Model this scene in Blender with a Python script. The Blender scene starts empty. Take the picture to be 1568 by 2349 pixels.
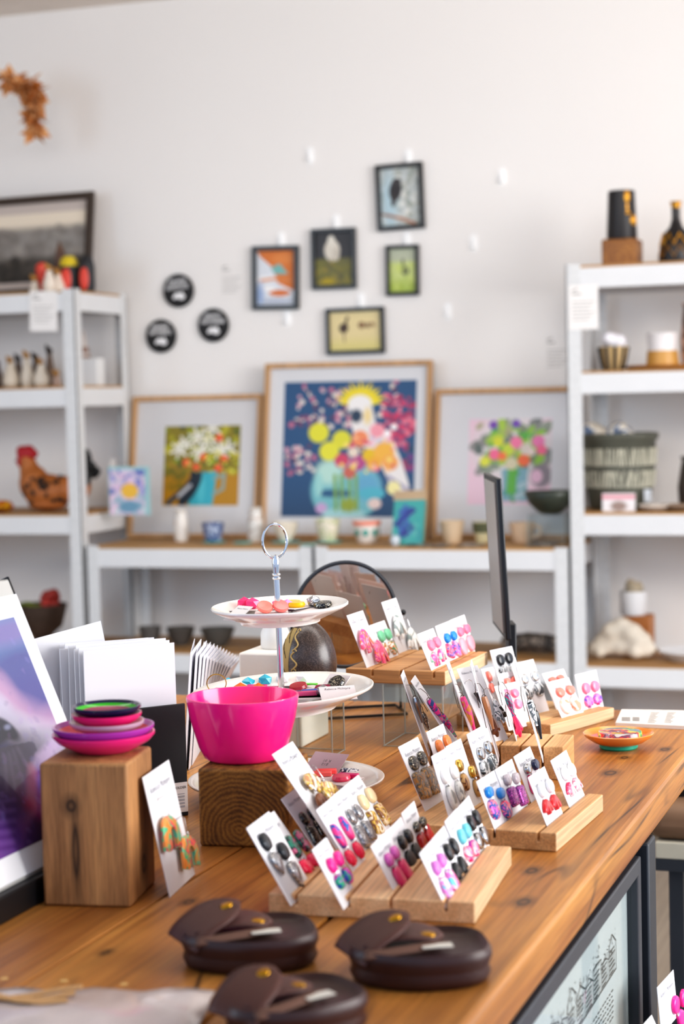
import bpy, bmesh, math, random
import numpy as np
from mathutils import Vector, Matrix
from math import sin, cos, pi, radians, atan, sqrt
random.seed(7)
V = Vector
col = bpy.context.scene.collection
# ------------------------------------------------------------------ camera
FPX = 4200.0
yaw, pitch, roll = radians(19.4), atan(257.5 / FPX), radians(1.4)
CAM = V((0, 0, 1.38))
FW = V((-sin(yaw) * cos(pitch), cos(yaw) * cos(pitch), -sin(pitch)))
R0 = V((cos(yaw), sin(yaw), 0)); U0 = R0.cross(FW)
RT = R0 * cos(roll) - U0 * sin(roll); UP = U0 * cos(roll) + R0 * sin(roll)
cd = bpy.data.cameras.new('camera'); cam = bpy.data.objects.new('camera', cd); col.objects.link(cam)
cd.sensor_fit = 'HORIZONTAL'; cd.sensor_width = 24; cd.lens = 24 * FPX / 1568
M = Matrix((RT, UP, -FW)).transposed().to_4x4(); M.translation = CAM
cam.matrix_world = M
cd.dof.use_dof = True; cd.dof.focus_distance = 2.27; cd.dof.aperture_fstop = 5.0
cd.clip_start = .05
bpy.context.scene.camera = cam
# measuring helpers: where the line of sight of a photo point meets a plane of the room
def ray(x, y): return FW + RT * (x - 784) / FPX + UP * (1174.5 - y) / FPX
def onp(x, y, p0, n):
    r = ray(x, y); return CAM + r * ((V(p0) - CAM).dot(n) / r.dot(n))
def onz(x, y, z): return onp(x, y, (0, 0, z), V((0, 0, 1)))
def ony(x, y, Y): return onp(x, y, (0, Y, 0), V((0, 1, 0)))
def onx(x, y, X): return onp(x, y, (X, 0, 0), V((1, 0, 0)))
# ------------------------------------------------------------------ materials
def lin(c):
    if isinstance(c, str):
        c = c.lstrip('#'); c = [int(c[i:i + 2], 16) / 255 for i in (0, 2, 4)]
    return tuple(x / 12.92 if x <= .04045 else ((x + .055) / 1.055) ** 2.4 for x in c[:3]) + (1.,)
MATS = {}
def base(name):
    m = bpy.data.materials.new(name); m.use_nodes = True
    nt = m.node_tree; b = nt.nodes['Principled BSDF']
    return m, nt, b
def N(nt, typ, **kw):
    n = nt.nodes.new(typ)
    for k, v in kw.items():
        if k in n.inputs.keys(): n.inputs[k].default_value = v
        else: setattr(n, k, v)
    return n
def ramp(nt, stops, fac, mode='LINEAR'):
    r = nt.nodes.new('ShaderNodeValToRGB'); r.color_ramp.interpolation = mode
    e = r.color_ramp.elements
    while len(e) < len(stops): e.new(.5)
    for i, (p, c) in enumerate(stops): e[i].position = p; e[i].color = lin(c) if not isinstance(c, float) else (c, c, c, 1)
    nt.links.new(fac, r.inputs[0]); return r
def mat(c, rough=.5, metal=0., coat=0., var=.04, spec=.5, trans=0., scale=8, bump=0., emit=0.):
    key = (c, rough, metal, coat, var, spec, trans, scale, bump)
    if key in MATS: return MATS[key]
    m, nt, b = base('surface_' + c.strip('#'))
    b.inputs['Roughness'].default_value = rough; b.inputs['Metallic'].default_value = metal
    b.inputs['Coat Weight'].default_value = coat; b.inputs['Coat Roughness'].default_value = .05
    b.inputs['Specular IOR Level'].default_value = spec
    b.inputs['Transmission Weight'].default_value = trans
    tc = N(nt, 'ShaderNodeTexCoord')
    no = N(nt, 'ShaderNodeTexNoise', Scale=float(scale), Detail=3.0)
    nt.links.new(tc.outputs['Object'], no.inputs['Vector'])
    L = lin(c)
    hi = tuple(min(1, x * (1 + var)) for x in L[:3]) + (1,); lo = tuple(x * (1 - var) for x in L[:3]) + (1,)
    r = ramp(nt, [(.3, '#000000'), (.7, '#ffffff')], no.outputs['Fac'])
    r.color_ramp.elements[0].color = lo; r.color_ramp.elements[1].color = hi
    nt.links.new(r.outputs[0], b.inputs['Base Color'])
    if bump:
        bp = N(nt, 'ShaderNodeBump', Strength=bump, Distance=.002)
        n2 = N(nt, 'ShaderNodeTexNoise', Scale=scale * 12., Detail=4.0)
        nt.links.new(tc.outputs['Object'], n2.inputs['Vector'])
        nt.links.new(n2.outputs['Fac'], bp.inputs['Height']); nt.links.new(bp.outputs[0], b.inputs['Normal'])
    MATS[key] = m; return m
def marble(cols, scale=70, rough=.3, metal=0., detail=2.0, coat=.15):
    key = ('marble',) + tuple(cols) + (scale, metal)
    if key in MATS: return MATS[key]
    m, nt, b = base('marbled_' + cols[0].strip('#'))
    b.inputs['Roughness'].default_value = rough; b.inputs['Metallic'].default_value = metal
    b.inputs['Coat Weight'].default_value = coat
    tc = N(nt, 'ShaderNodeTexCoord'); oi = N(nt, 'ShaderNodeObjectInfo')
    no = N(nt, 'ShaderNodeTexNoise', noise_dimensions='4D', Scale=float(scale), Detail=detail, Distortion=1.2)
    mu = N(nt, 'ShaderNodeMath', operation='MULTIPLY'); mu.inputs[1].default_value = 37.
    nt.links.new(oi.outputs['Random'], mu.inputs[0]); nt.links.new(mu.outputs[0], no.inputs['W'])
    nt.links.new(tc.outputs['Object'], no.inputs['Vector'])
    n = len(cols)
    st = [(0.0 if i == 0 else .34 + .32 * i / n, c) for i, c in enumerate(cols)]
    r = ramp(nt, st, no.outputs['Fac'], 'CONSTANT')
    nt.links.new(r.outputs[0], b.inputs['Base Color'])
    MATS[key] = m; return m
def glitter(c, c2='#ffffff', metal=.8, scale=900):
    key = ('gl', c, c2)
    if key in MATS: return MATS[key]
    m, nt, b = base('glitter_' + c.strip('#'))
    b.inputs['Roughness'].default_value = .25; b.inputs['Metallic'].default_value = metal
    tc = N(nt, 'ShaderNodeTexCoord'); v = N(nt, 'ShaderNodeTexVoronoi', Scale=float(scale))
    nt.links.new(tc.outputs['Object'], v.inputs['Vector'])
    r = ramp(nt, [(.0, c), (.55, c), (.8, c2)], v.outputs['Color'])
    nt.links.new(r.outputs[0], b.inputs['Base Color'])
    bp = N(nt, 'ShaderNodeBump', Strength=.6, Distance=.001)
    nt.links.new(v.outputs['Color'], bp.inputs['Height']); nt.links.new(bp.outputs[0], b.inputs['Normal'])
    MATS[key] = m; return m
def wood(name, dark, light, axis='Y', scale=14, rough=.4, knots=(), cracks=0., stretch=.06, coat=0., rings=None):
    m, nt, b = base(name)
    b.inputs['Roughness'].default_value = rough; b.inputs['Coat Weight'].default_value = coat
    b.inputs['Coat Roughness'].default_value = .25
    tc = N(nt, 'ShaderNodeTexCoord'); mp = N(nt, 'ShaderNodeMapping')
    s = [1., 1., 1.]; s['XYZ'.index(axis)] = stretch; mp.inputs['Scale'].default_value = s
    nt.links.new(tc.outputs['Object'], mp.inputs['Vector'])
    no = N(nt, 'ShaderNodeTexNoise', Scale=float(scale), Detail=6.0, Roughness=.62, Distortion=.5)
    nt.links.new(mp.outputs[0], no.inputs['Vector'])
    fac = no.outputs['Fac']
    if rings:
        w = N(nt, 'ShaderNodeTexWave', wave_type='RINGS', rings_direction=rings[3], Scale=float(rings[4]), Distortion=6.0, Detail=3.0)
        w.inputs['Detail Scale'].default_value = 1.0
        m2 = N(nt, 'ShaderNodeMapping'); m2.inputs['Location'].default_value = rings[:3]
        nt.links.new(tc.outputs['Object'], m2.inputs['Vector']); nt.links.new(m2.outputs[0], w.inputs['Vector'])
        mx = N(nt, 'ShaderNodeMath', operation='MULTIPLY_ADD'); mx.inputs[1].default_value = .22
        sc_ = N(nt, 'ShaderNodeMath', operation='MULTIPLY'); sc_.inputs[1].default_value = .78
        nt.links.new(fac, sc_.inputs[0]); nt.links.new(w.outputs['Fac'], mx.inputs[0]); nt.links.new(sc_.outputs[0], mx.inputs[2])
        fac = mx.outputs[0]
    r = ramp(nt, [(.3, dark), (.52, None or mixc(dark, light, .62)), (.72, light)], fac)
    out = r.outputs[0]
    # fine grain
    m3 = N(nt, 'ShaderNodeMapping'); s3 = [1., 1., 1.]; s3['XYZ'.index(axis)] = stretch * .35; m3.inputs['Scale'].default_value = s3
    n3 = N(nt, 'ShaderNodeTexNoise', Scale=scale * 14., Detail=3.0)
    nt.links.new(tc.outputs['Object'], m3.inputs['Vector']); nt.links.new(m3.outputs[0], n3.inputs['Vector'])
    r3 = ramp(nt, [(.3, '#c8c8c8'), (.6, '#ffffff')], n3.outputs['Fac'])
    mm = N(nt, 'ShaderNodeMix', data_type='RGBA', blend_type='MULTIPLY'); mm.inputs[0].default_value = .7
    nt.links.new(out, mm.inputs[6]); nt.links.new(r3.outputs[0], mm.inputs[7]); out = mm.outputs[2]
    if cracks:
        m4 = N(nt, 'ShaderNodeMapping'); s4 = [1., 1., 1.]; s4['XYZ'.index(axis)] = .11; m4.inputs['Scale'].default_value = s4
        n4 = N(nt, 'ShaderNodeTexNoise', Scale=9., Detail=2.0, Distortion=.3)
        nt.links.new(tc.outputs['Object'], m4.inputs['Vector']); nt.links.new(m4.outputs[0], n4.inputs['Vector'])
        r4 = ramp(nt, [(.49, 0.), (.4975, cracks), (.5025, cracks), (.51, 0.)], n4.outputs['Fac'])
        n5 = N(nt, 'ShaderNodeTexNoise', Scale=4., Detail=1.0); nt.links.new(tc.outputs['Object'], n5.inputs['Vector'])
        r5 = ramp(nt, [(.45, 0.), (.6, 1.)], n5.outputs['Fac'])
        mu = N(nt, 'ShaderNodeMath', operation='MULTIPLY'); nt.links.new(r4.outputs[0], mu.inputs[0]); nt.links.new(r5.outputs[0], mu.inputs[1])
        mk = N(nt, 'ShaderNodeMix', data_type='RGBA'); nt.links.new(mu.outputs[0], mk.inputs[0])
        nt.links.new(out, mk.inputs[6]); mk.inputs[7].default_value = lin('#2a1a10'); out = mk.outputs[2]
    for (kx, ky, kz, kr, ks) in knots:
        sb = N(nt, 'ShaderNodeVectorMath', operation='SUBTRACT'); sb.inputs[1].default_value = (kx, ky, kz)
        nt.links.new(tc.outputs['Object'], sb.inputs[0])
        ml = N(nt, 'ShaderNodeVectorMath', operation='MULTIPLY'); ml.inputs[1].default_value = ks
        nt.links.new(sb.outputs[0], ml.inputs[0])
        ln = N(nt, 'ShaderNodeVectorMath', operation='LENGTH'); nt.links.new(ml.outputs[0], ln.inputs[0])
        ad = N(nt, 'ShaderNodeMath', operation='MULTIPLY_ADD'); ad.inputs[1].default_value = kr * .9; nt.links.new(no.outputs['Fac'], ad.inputs[0])
        nt.links.new(ln.outputs['Value'], ad.inputs[2])
        dv = N(nt, 'ShaderNodeMath', operation='DIVIDE'); dv.inputs[1].default_value = kr * 3; nt.links.new(ad.outputs[0], dv.inputs[0])
        rk = ramp(nt, [(.2, .55), (.36, .95), (.46, .5), (.8, 0.)], dv.outputs[0])
        mk = N(nt, 'ShaderNodeMix', data_type='RGBA'); nt.links.new(rk.outputs[0], mk.inputs[0])
        nt.links.new(out, mk.inputs[6]); mk.inputs[7].default_value = lin('#33200f'); out = mk.outputs[2]
    nt.links.new(out, b.inputs['Base Color'])
    bp = N(nt, 'ShaderNodeBump', Strength=.12, Distance=.002)
    nt.links.new(n3.outputs['Fac'], bp.inputs['Height']); nt.links.new(bp.outputs[0], b.inputs['Normal'])
    return m
def mixc(a, c, t):
    A = [int(a.lstrip('#')[i:i + 2], 16) for i in (0, 2, 4)]; B = [int(c.lstrip('#')[i:i + 2], 16) for i in (0, 2, 4)]
    return '#%02x%02x%02x' % tuple(int(x + (y - x) * t) for x, y in zip(A, B))
def attr_mat(rough=.5, coat=0.):
    key = ('attr', rough, coat)
    if key in MATS: return MATS[key]
    m, nt, b = base('printed_picture'); b.inputs['Roughness'].default_value = rough; b.inputs['Coat Weight'].default_value = coat
    a = N(nt, 'ShaderNodeVertexColor', layer_name='Col'); nt.links.new(a.outputs[0], b.inputs['Base Color'])
    MATS[key] = m; return m
def glass(c='#ffffff', rough=0.):
    key = ('glass', c)
    if key in MATS: return MATS[key]
    m, nt, b = base('clear_acrylic')
    nt.nodes.remove(b); out = nt.nodes['Material Output']
    tr = N(nt, 'ShaderNodeBsdfTransparent'); tr.inputs[0].default_value = lin(c)
    gl = N(nt, 'ShaderNodeBsdfGlossy'); gl.inputs['Roughness'].default_value = rough
    lw = N(nt, 'ShaderNodeLayerWeight'); pw = N(nt, 'ShaderNodeMath', operation='POWER'); pw.inputs[1].default_value = 4.
    nt.links.new(lw.outputs['Facing'], pw.inputs[0]); fr = N(nt, 'ShaderNodeMath', operation='MULTIPLY_ADD'); fr.inputs[1].default_value = .35; fr.inputs[2].default_value = .03; nt.links.new(pw.outputs[0], fr.inputs[0])
    mx = N(nt, 'ShaderNodeMixShader'); nt.links.new(fr.outputs[0], mx.inputs[0]); nt.links.new(tr.outputs[0], mx.inputs[1]); nt.links.new(gl.outputs[0], mx.inputs[2])
    nt.links.new(mx.outputs[0], out.inputs[0])
    MATS[key] = m; return m
# ------------------------------------------------------------------ mesh building
def nb(): return bmesh.new()
def bx(b, c, s, Mx=None):
    r = bmesh.ops.create_cube(b, size=1.)
    T = Matrix.Translation(c) @ Matrix.Diagonal((*s, 1))
    bmesh.ops.transform(b, matrix=(Mx @ T) if Mx else T, verts=r['verts']); return b
def box(c, s): return bx(nb(), c, s)
def lathe(prof, n=48, c=(0, 0, 0), b=None, closed=False):
    b = b or nb(); rings = []
    for r, z in prof:
        if r < 1e-6: rings.append([b.verts.new((c[0], c[1], c[2] + z))])
        else: rings.append([b.verts.new((c[0] + r * cos(2 * pi * i / n), c[1] + r * sin(2 * pi * i / n), c[2] + z)) for i in range(n)])
    for A, B in zip(rings, rings[1:] + ([rings[0]] if closed else [])):
        for i in range(n):
            j = (i + 1) % n
            f = [A[i % len(A)], A[j % len(A)], B[j % len(B)], B[i % len(B)]]
            f = list(dict.fromkeys(f))
            if len(f) > 2: b.faces.new(f)
    return b
def tube(pts, r, n=8, b=None, closed=False, flat=1.):
    b = b or nb(); pts = [V(p) for p in pts]; rings = []; m = len(pts)
    rr = r if isinstance(r, (list, tuple)) else [r] * m
    up = None
    for i, p in enumerate(pts):
        if closed: t = pts[(i + 1) % m] - pts[i - 1]
        else: t = pts[min(i + 1, m - 1)] - pts[max(i - 1, 0)]
        t.normalize()
        if up is None: up = V((0, 0, 1)) if abs(t.z) < .9 else V((1, 0, 0))
        x = t.cross(up).normalized(); up = x.cross(t).normalized()
        rings.append([b.verts.new(p + x * cos(2 * pi * k / n) * rr[i] * flat + up * sin(2 * pi * k / n) * rr[i]) for k in range(n)])
    for A, B in zip(rings, rings[1:] + ([rings[0]] if closed else [])):
        for k in range(n): b.faces.new((A[k], A[(k + 1) % n], B[(k + 1) % n], B[k]))
    if not closed:
        b.faces.new(rings[0][::-1]); b.faces.new(rings[-1])
    return b
def prism(poly, y0, y1, b=None, ax='Y', taper=None):
    """poly in the (X,Z) plane extruded along Y; taper = scale of the y1 face about its centre"""
    b = b or nb()
    P = [V(p) for p in poly]; c = sum(P, V((0, 0))) / len(P)
    def mk(p, y): return b.verts.new((p.x, y, p.y)) if ax == 'Y' else b.verts.new((p.x, p.y, y)) if ax == 'Z' else b.verts.new((y, p.x, p.y))
    layers = [(y0, 1.), (y1, 1.)] if not taper else [(y0, 1.), (y0 + (y1 - y0) * .55, 1.), (y0 + (y1 - y0) * .87, (1 + taper) / 2 + .02), (y1, taper)]
    R = [[mk(c + (p - c) * s, y) for p in P] for y, s in layers]
    n = len(P)
    for A, B in zip(R, R[1:]):
        for i in range(n): b.faces.new((A[i], A[(i + 1) % n], B[(i + 1) % n], B[i]))
    b.faces.new(R[0][::-1]); b.faces.new(R[-1])
    return b
def ell(c, s, b=None, u=20, v=12, Mx=None):
    b = b or nb(); r = bmesh.ops.create_uvsphere(b, u_segments=u, v_segments=v, radius=1.)
    T = Matrix.Translation(c) @ (Mx or Matrix()) @ Matrix.Diagonal((*s, 1))
    bmesh.ops.transform(b, matrix=T, verts=r['verts']); return b
def sheet(grid, b=None):
    b = b or nb(); G = [[b.verts.new(p) for p in row] for row in grid]
    for A, B in zip(G, G[1:]):
        for i in range(len(A) - 1): b.faces.new((A[i], A[i + 1], B[i + 1], B[i]))
    return b
def ob(name, b, m, parent=None, bevel=0., smooth=True, ang=35, solid=0., remesh=0., sub=0, seg=2):
    if isinstance(b, bmesh.types.BMesh):
        bmesh.ops.recalc_face_normals(b, faces=b.faces[:])
        me = bpy.data.meshes.new(name); b.to_mesh(me); b.free()
    else: me = b
    o = bpy.data.objects.new(name, me); col.objects.link(o)
    if m: me.materials.append(m)
    if smooth:
        me.polygons.foreach_set('use_smooth', [True] * len(me.polygons))
        if not remesh and not sub: me.set_sharp_from_angle(angle=radians(ang))
    if solid:
        q = o.modifiers.new('solid', 'SOLIDIFY'); q.thickness = solid; q.offset = 0
    if remesh:
        q = o.modifiers.new('remesh', 'REMESH'); q.mode = 'VOXEL'; q.voxel_size = remesh; q.use_smooth_shade = True
        q = o.modifiers.new('smooth', 'SMOOTH'); q.iterations = 3
    if sub:
        q = o.modifiers.new('sub', 'SUBSURF'); q.levels = sub; q.render_levels = sub
    if bevel:
        q = o.modifiers.new('bevel', 'BEVEL'); q.width = bevel; q.segments = seg; q.limit_method = 'ANGLE'; q.angle_limit = radians(40)
    if parent: o.parent = parent
    return o
def tag(o, label, cat, group=None):
    o['label'] = label; o['category'] = cat
    if group: o['group'] = group
    return o
def thing(name, label, cat, loc=(0, 0, 0), rz=0., group=None, Mx=None):
    o = bpy.data.objects.new(name, None); col.objects.link(o); o.empty_display_size = .02
    if Mx is not None: o.matrix_world = Mx
    else: o.location = loc; o.rotation_euler = (0, 0, rz)
    return tag(o, label, cat, group)
def struct(name, b, m, **k):
    o = ob(name, b, m, **k); o['kind'] = 'structure'; return o
def move(o, loc, rz=0., rx=0., ry=0.):
    o.location = loc; o.rotation_euler = (rx, ry, rz); return o
TXT = {}
def text(s, size, m, parent, Mx, name='lettering', shear=0., align='CENTER', ext=0.):
    k = (s, size, shear, align)
    if k not in TXT:
        cu = bpy.data.curves.new('txt', 'FONT'); cu.body = s; cu.size = size; cu.shear = shear; cu.align_x = align; cu.align_y = 'CENTER'
        cu.resolution_u = 2; cu.extrude = ext
        t = bpy.data.objects.new('txt', cu); col.objects.link(t)
        dg = bpy.context.evaluated_depsgraph_get()
        TXT[k] = bpy.data.meshes.new_from_object(t.evaluated_get(dg)); bpy.data.objects.remove(t)
    me = TXT[k].copy(); me.materials.clear(); me.materials.append(m)
    o = bpy.data.objects.new(name, me); col.objects.link(o)
    if parent: o.parent = parent
    o.matrix_local = Mx; return o
STAND = Matrix.Rotation(pi / 2, 4, 'X')        # text lying in XY -> standing in XZ, facing -Y
# ------------------------------------------------------------------ little painter for pictures
def rgb(c): return np.array(lin(c)[:3])
class Art:
    """paints shapes (u to the right, v down, both 0..1) onto the points of one grid mesh"""
    def __init__(s, nx, ny, bg, asp=1.):
        s.nx, s.ny, s.asp = nx, ny, asp
        s.U, s.W = np.meshgrid(np.linspace(0, 1, nx), np.linspace(0, 1, ny))
        s.C = np.zeros((ny, nx, 3)) + rgb(bg); s.rs = np.random.RandomState(5)
    def put(s, mask, c, a=1.):
        w = (np.clip(mask, 0, 1) * a)[..., None]; s.C = s.C * (1 - w) + rgb(c) * w; return s
    def e(s, x, y, rx, ry, c, rot=0., soft=.15, a=1.):
        dx = s.U - x; dy = (s.W - y) * s.asp; cr, sr = cos(rot), sin(rot)
        d = np.sqrt(((dx * cr + dy * sr) / rx) ** 2 + ((-dx * sr + dy * cr) / (ry * s.asp)) ** 2)
        return s.put((1 - d) / soft + .5, c, a)
    def l(s, pts, w, c, a=1., soft=.4):
        for (x0, y0), (x1, y1) in zip(pts, pts[1:]):
            ex, ey = x1 - x0, (y1 - y0) * s.asp; L = ex * ex + ey * ey + 1e-9
            t = np.clip(((s.U - x0) * ex + (s.W - y0) * s.asp * ey) / L, 0, 1)
            d = np.hypot(s.U - x0 - t * ex, (s.W - y0) * s.asp - t * ey)
            s.put((1 - d / w) / soft + .5, c, a)
        return s
    def p(s, pts, c, a=1.):
        ins = np.zeros_like(s.U, bool); n = len(pts)
        for i in range(n):
            (x0, y0), (x1, y1) = pts[i], pts[(i + 1) % n]
            if y0 == y1: continue
            k = (y0 > s.W) != (y1 > s.W)
            ins ^= k & (s.U < (x1 - x0) * (s.W - y0) / (y1 - y0) + x0)
        return s.put(ins.astype(float), c, a)
    def band(s, y0, y1, c, soft=.05, a=1.): return s.put(np.minimum((s.W - y0) / soft + .5, (y1 - s.W) / soft + .5), c, a)
    def specks(s, n, box, r, cols, a=1., el=1.):
        for i in range(n):
            x = s.rs.uniform(box[0], box[2]); y = s.rs.uniform(box[1], box[3]); q = r * s.rs.uniform(.6, 1.3)
            s.e(x, y, q, q * el, cols[i % len(cols)], rot=s.rs.uniform(0, 3), a=a)
        return s
    def trail(s, pts, step, r, cols, jit=.012):
        k = 0
        for (x0, y0), (x1, y1) in zip(pts, pts[1:]):
            n = max(2, int(math.hypot(x1 - x0, y1 - y0) / step))
            for i in range(n):
                t = i / n; k += 1
                s.e(x0 + (x1 - x0) * t + s.rs.uniform(-jit, jit), y0 + (y1 - y0) * t + s.rs.uniform(-jit, jit), r * s.rs.uniform(.7, 1.2), r * s.rs.uniform(.7, 1.2), cols[k % len(cols)])
        return s
    def mesh(s, w, h, name='picture', y=0.):
        """standing grid, x from 0..w, z from h (v=0) to 0, facing -Y"""
        nx, ny = s.nx, s.ny
        vs = [(w * i / (nx - 1), y, h * (1 - j / (ny - 1))) for j in range(ny) for i in range(nx)]
        fs = [(j * nx + i, (j + 1) * nx + i, (j + 1) * nx + i + 1, j * nx + i + 1) for j in range(ny - 1) for i in range(nx - 1)]
        me = bpy.data.meshes.new(name); me.from_pydata(vs, [], fs)
        a = me.color_attributes.new('Col', 'FLOAT_COLOR', 'POINT')
        cc = np.concatenate([s.C.reshape(-1, 3), np.ones((nx * ny, 1))], 1).astype(np.float32)
        a.data.foreach_set('color', cc.ravel()); return me
def frame_bm(w, h, bar, d0, d1, z0=0.):
    """mitred picture frame, x 0..w, z 0..h, from y=d0 (front) to d1"""
    b = nb(); o = [(0, z0), (w, z0), (w, z0 + h), (0, z0 + h)]; q = [(bar, z0 + bar), (w - bar, z0 + bar), (w - bar, z0 + h - bar), (bar, z0 + h - bar)]
    L = [[b.verts.new((x, y, z)) for x, z in P] for P, y in ((o, d0), (q, d0), (q, d1), (o, d1))]
    for A, B in zip(L, L[1:] + L[:1]):
        for i in range(4): b.faces.new((A[i], A[(i + 1) % 4], B[(i + 1) % 4], B[i]))
    return b
# ------------------------------------------------------------------ shared surfaces
WHITE_CARD = mat('#e9e8eb', .55, var=.01); WHITE_STEEL = mat('#dfe0e2', .4, var=.015); CHROME = mat('#d8d8dc', .08, 1., var=.01)
BLACK = mat('#15161a', .4); BLACK_STEEL = mat('#2b2f36', .45, var=.1); GREY_STEEL = mat('#6a6f78', .45)
SILVER = mat('#c9c9cc', .2, 1.); GOLD = mat('#c9a04a', .25, 1.); INK = mat('#9b9ba2', .8); BRASS = mat('#b98a2c', .25, 1.)
CERAMIC = mat('#efe9e2', .12, coat=.4, var=.01)
ACRYL = glass('#fcfefd')
BOARD_W = wood('chestnut_board', '#b07a4a', '#deaa72', 'X', 26, .5); BOARD_M = wood('oak_board', '#bd8854', '#ecbf88', 'Y', 26, .5)
BOARD_F = wood('pine_board', '#dca470', '#ffd4a4', 'Y', 30, .5); PALE_END = wood('pale_end_wood', '#c4a67e', '#e0c8a2', 'Y', 20, .55)
SHELF_WOOD = wood('particle_board', '#a97c4d', '#c8a06c', 'X', 10, .6)
# ------------------------------------------------------------------ the room
wall = mat('#f1eeec', .7, var=.01, scale=1.2)
WY = 6.06
struct('wall_back', box((-1.5, WY + .05, 1.41), (8.4, .1, 2.82)), wall, smooth=False)
struct('wall_left', box((-5.75, 3.0, 1.41), (.1, 6.2, 2.82)), wall, smooth=False)
struct('ceiling', box((-1.5, 3.0, 2.87), (8.6, 6.3, .1)), mat('#efe6de', .8), smooth=False)
struct('floor', box((-1.5, 2.6, -.05), (8.6, 7.2, .1)), wood('floor_boards', '#85786a', '#a99c8c', 'Y', 9, .45), smooth=False)
# ------------------------------------------------------------------ the counter
tb = thing('wooden_table', 'long honey-brown plank counter on dark steel legs, displays standing on it', 'table')
kn = [(x, y, .9, r, (1, .55, 1)) for x, y, r in ((-.415, 1.669, .008), (-.434, 1.783, .007), (-.449, 2.274, .009), (-.408, 2.442, .007), (-.45, 2.375, .006), (-.731, 1.422, .005), (-.726, 1.59, .006), (-.5, 1.3, .008))]
PL = wood('reclaimed_plank', '#8c5020', '#d6984c', 'Y', 18, .42, knots=kn, cracks=.9, stretch=.07, coat=.1)
xs = [-.374, -.5775, -.758, -.95, -1.14, -1.33]
for i in range(5):
    ob('plank', box(((xs[i] + xs[i + 1]) / 2, 1.82, .877), (xs[i] - xs[i + 1] - .0025, 1.84, .046)), PL, tb, bevel=.006 if i == 0 else .0015, smooth=False)
for x, y in ((-.729, 1.341), (-.676, 1.346), (-.608, 1.344), (-.469, 1.341), (-.781, 1.333)):
    ob('dowel_plug', lathe([(0, .9003), (.0035, .9003), (.0035, .897), (0, .897)], 16, (x, y, 0)), mat('#d8b070', .5), tb)
for x, y in ((-.4045, 2.137), (-1.30, 2.137), (-.4045, .96), (-1.30, .96)):
    ob('leg', box((x, y, .426), (.062, .046, .852)), BLACK_STEEL, tb, bevel=.003)
ob('side_rail', box((-.86, 2.137, .82), (.84, .03, .05)), BLACK_STEEL, tb, bevel=.003)
# framed drawing hanging on the counter's side, facing the room
dw = thing('framed_drawing', 'line drawing of buildings in a dark frame below the counter edge', 'framed drawing', Mx=Matrix.Translation((-.3935, 1.475, .40)) @ Matrix.Rotation(pi / 2, 4, 'Z'))
ob('frame', frame_bm(.62, .442, .02, -.014, .004), mat('#3c3e44', .45), dw, bevel=.002)
ob('backing_sheet', box((.31, .001, .221), (.59, .003, .41)), mat('#c3c9cc', .6, var=.01), dw)
b = nb(); rs = random.Random(3)
def stroke(b, pts, w, y):
    for p, q in zip(pts, pts[1:]):
        d = V((q[0] - p[0], q[1] - p[1])); L = d.length
        if L < 1e-6: continue
        n = V((-d.y, d.x)) / L * w / 2
        b.faces.new([b.verts.new((a[0] + s * n.x, y, a[1] + s * n.y)) for a, s in ((p, 1), (q, 1), (q, -1), (p, -1))])
for k in range(9):                                            # a row of shop fronts, and scribbled text below
    x0 = .15 + k * .042; h = rs.uniform(.022, .04); zb = .336
    stroke(b, [(x0, zb), (x0, zb + h), (x0 + .02, zb + h + rs.uniform(.0, .014)), (x0 + .042, zb + h), (x0 + .042, zb), (x0, zb)], .0016, 0)
    for j in range(6): stroke(b, [(x0 + .004, zb + .005 * j + .003), (x0 + rs.uniform(.02, .038), zb + .005 * j + .003)], .0013, 0)
    for j in range(5): stroke(b, [(x0 + .007 * j + .004, zb), (x0 + .007 * j + .004, zb + rs.uniform(.02, h))], .0012, 0)
    for j in range(14):
        cx, cz = x0 + rs.uniform(0, .04), zb + h + rs.uniform(-.006, .016); stroke(b, [(cx, cz), (cx + rs.uniform(-.006, .006), cz + rs.uniform(-.006, .006))], .0012, 0)
for r in range(6):
    for j in range(12): stroke(b, [(.36 + j * .0125, .318 - r * .006), (.36 + j * .0125 + rs.uniform(.006, .011), .318 - r * .006)], .0014, 0)
ob('ink_drawing', b, mat('#3c4448', .8), dw, smooth=False).location = (0, -.0013, 0)
ob('glazing', box((.31, -.005, .221), (.58, .001, .402)), ACRYL, dw)
# low grey display shelf in front of the counter leg, with a card of pink earrings (cards are built below)
lt = thing('low_display_table', 'low grey display table beside the counter at the bottom right', 'table')
ob('table_top', box((-.16, 1.80, .650), (.40, .5, .02)), mat('#8d8a90', .5), lt, bevel=.003)
for x in (-.34, .02):
    for y in (1.58, 2.02): ob('leg', box((x, y, .32), (.03, .03, .64)), BLACK_STEEL, lt)
# the far stand at the right edge, its bag on it
st = thing('side_stand', 'pale topped side stand with black steel frame beyond the counter at right', 'stand')
ob('stand_top', box((-.32, 3.2, .620), (.40, .40, .028)), mat('#b9b5a6', .6, var=.1), st, bevel=.002)
ob('top_frame', box((-.32, 3.2, .596), (.40, .40, .02)), BLACK_STEEL, st)
for x in (-.487, -.14):
    for y in (3.02, 3.38): ob('leg', box((x, y, .293), (.024, .024, .586)), BLACK_STEEL, st)
bg = thing('leather_bag', 'brown leather bag with a black strap on the pale side stand', 'bag', (-.385, 3.12, .634))
ob('body', box((.0, -.04, .0325), (.30, .155, .064)), mat('#7d614b', .6, var=.2), bg, bevel=.026, seg=5)
ob('strap', tube([(-.15 + .34 * t / 14, -.02, .05 + .075 * sin(pi * t / 14)) for t in range(15)], .03, 10, flat=1.6), mat('#1d1a1c', .5), bg)
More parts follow.
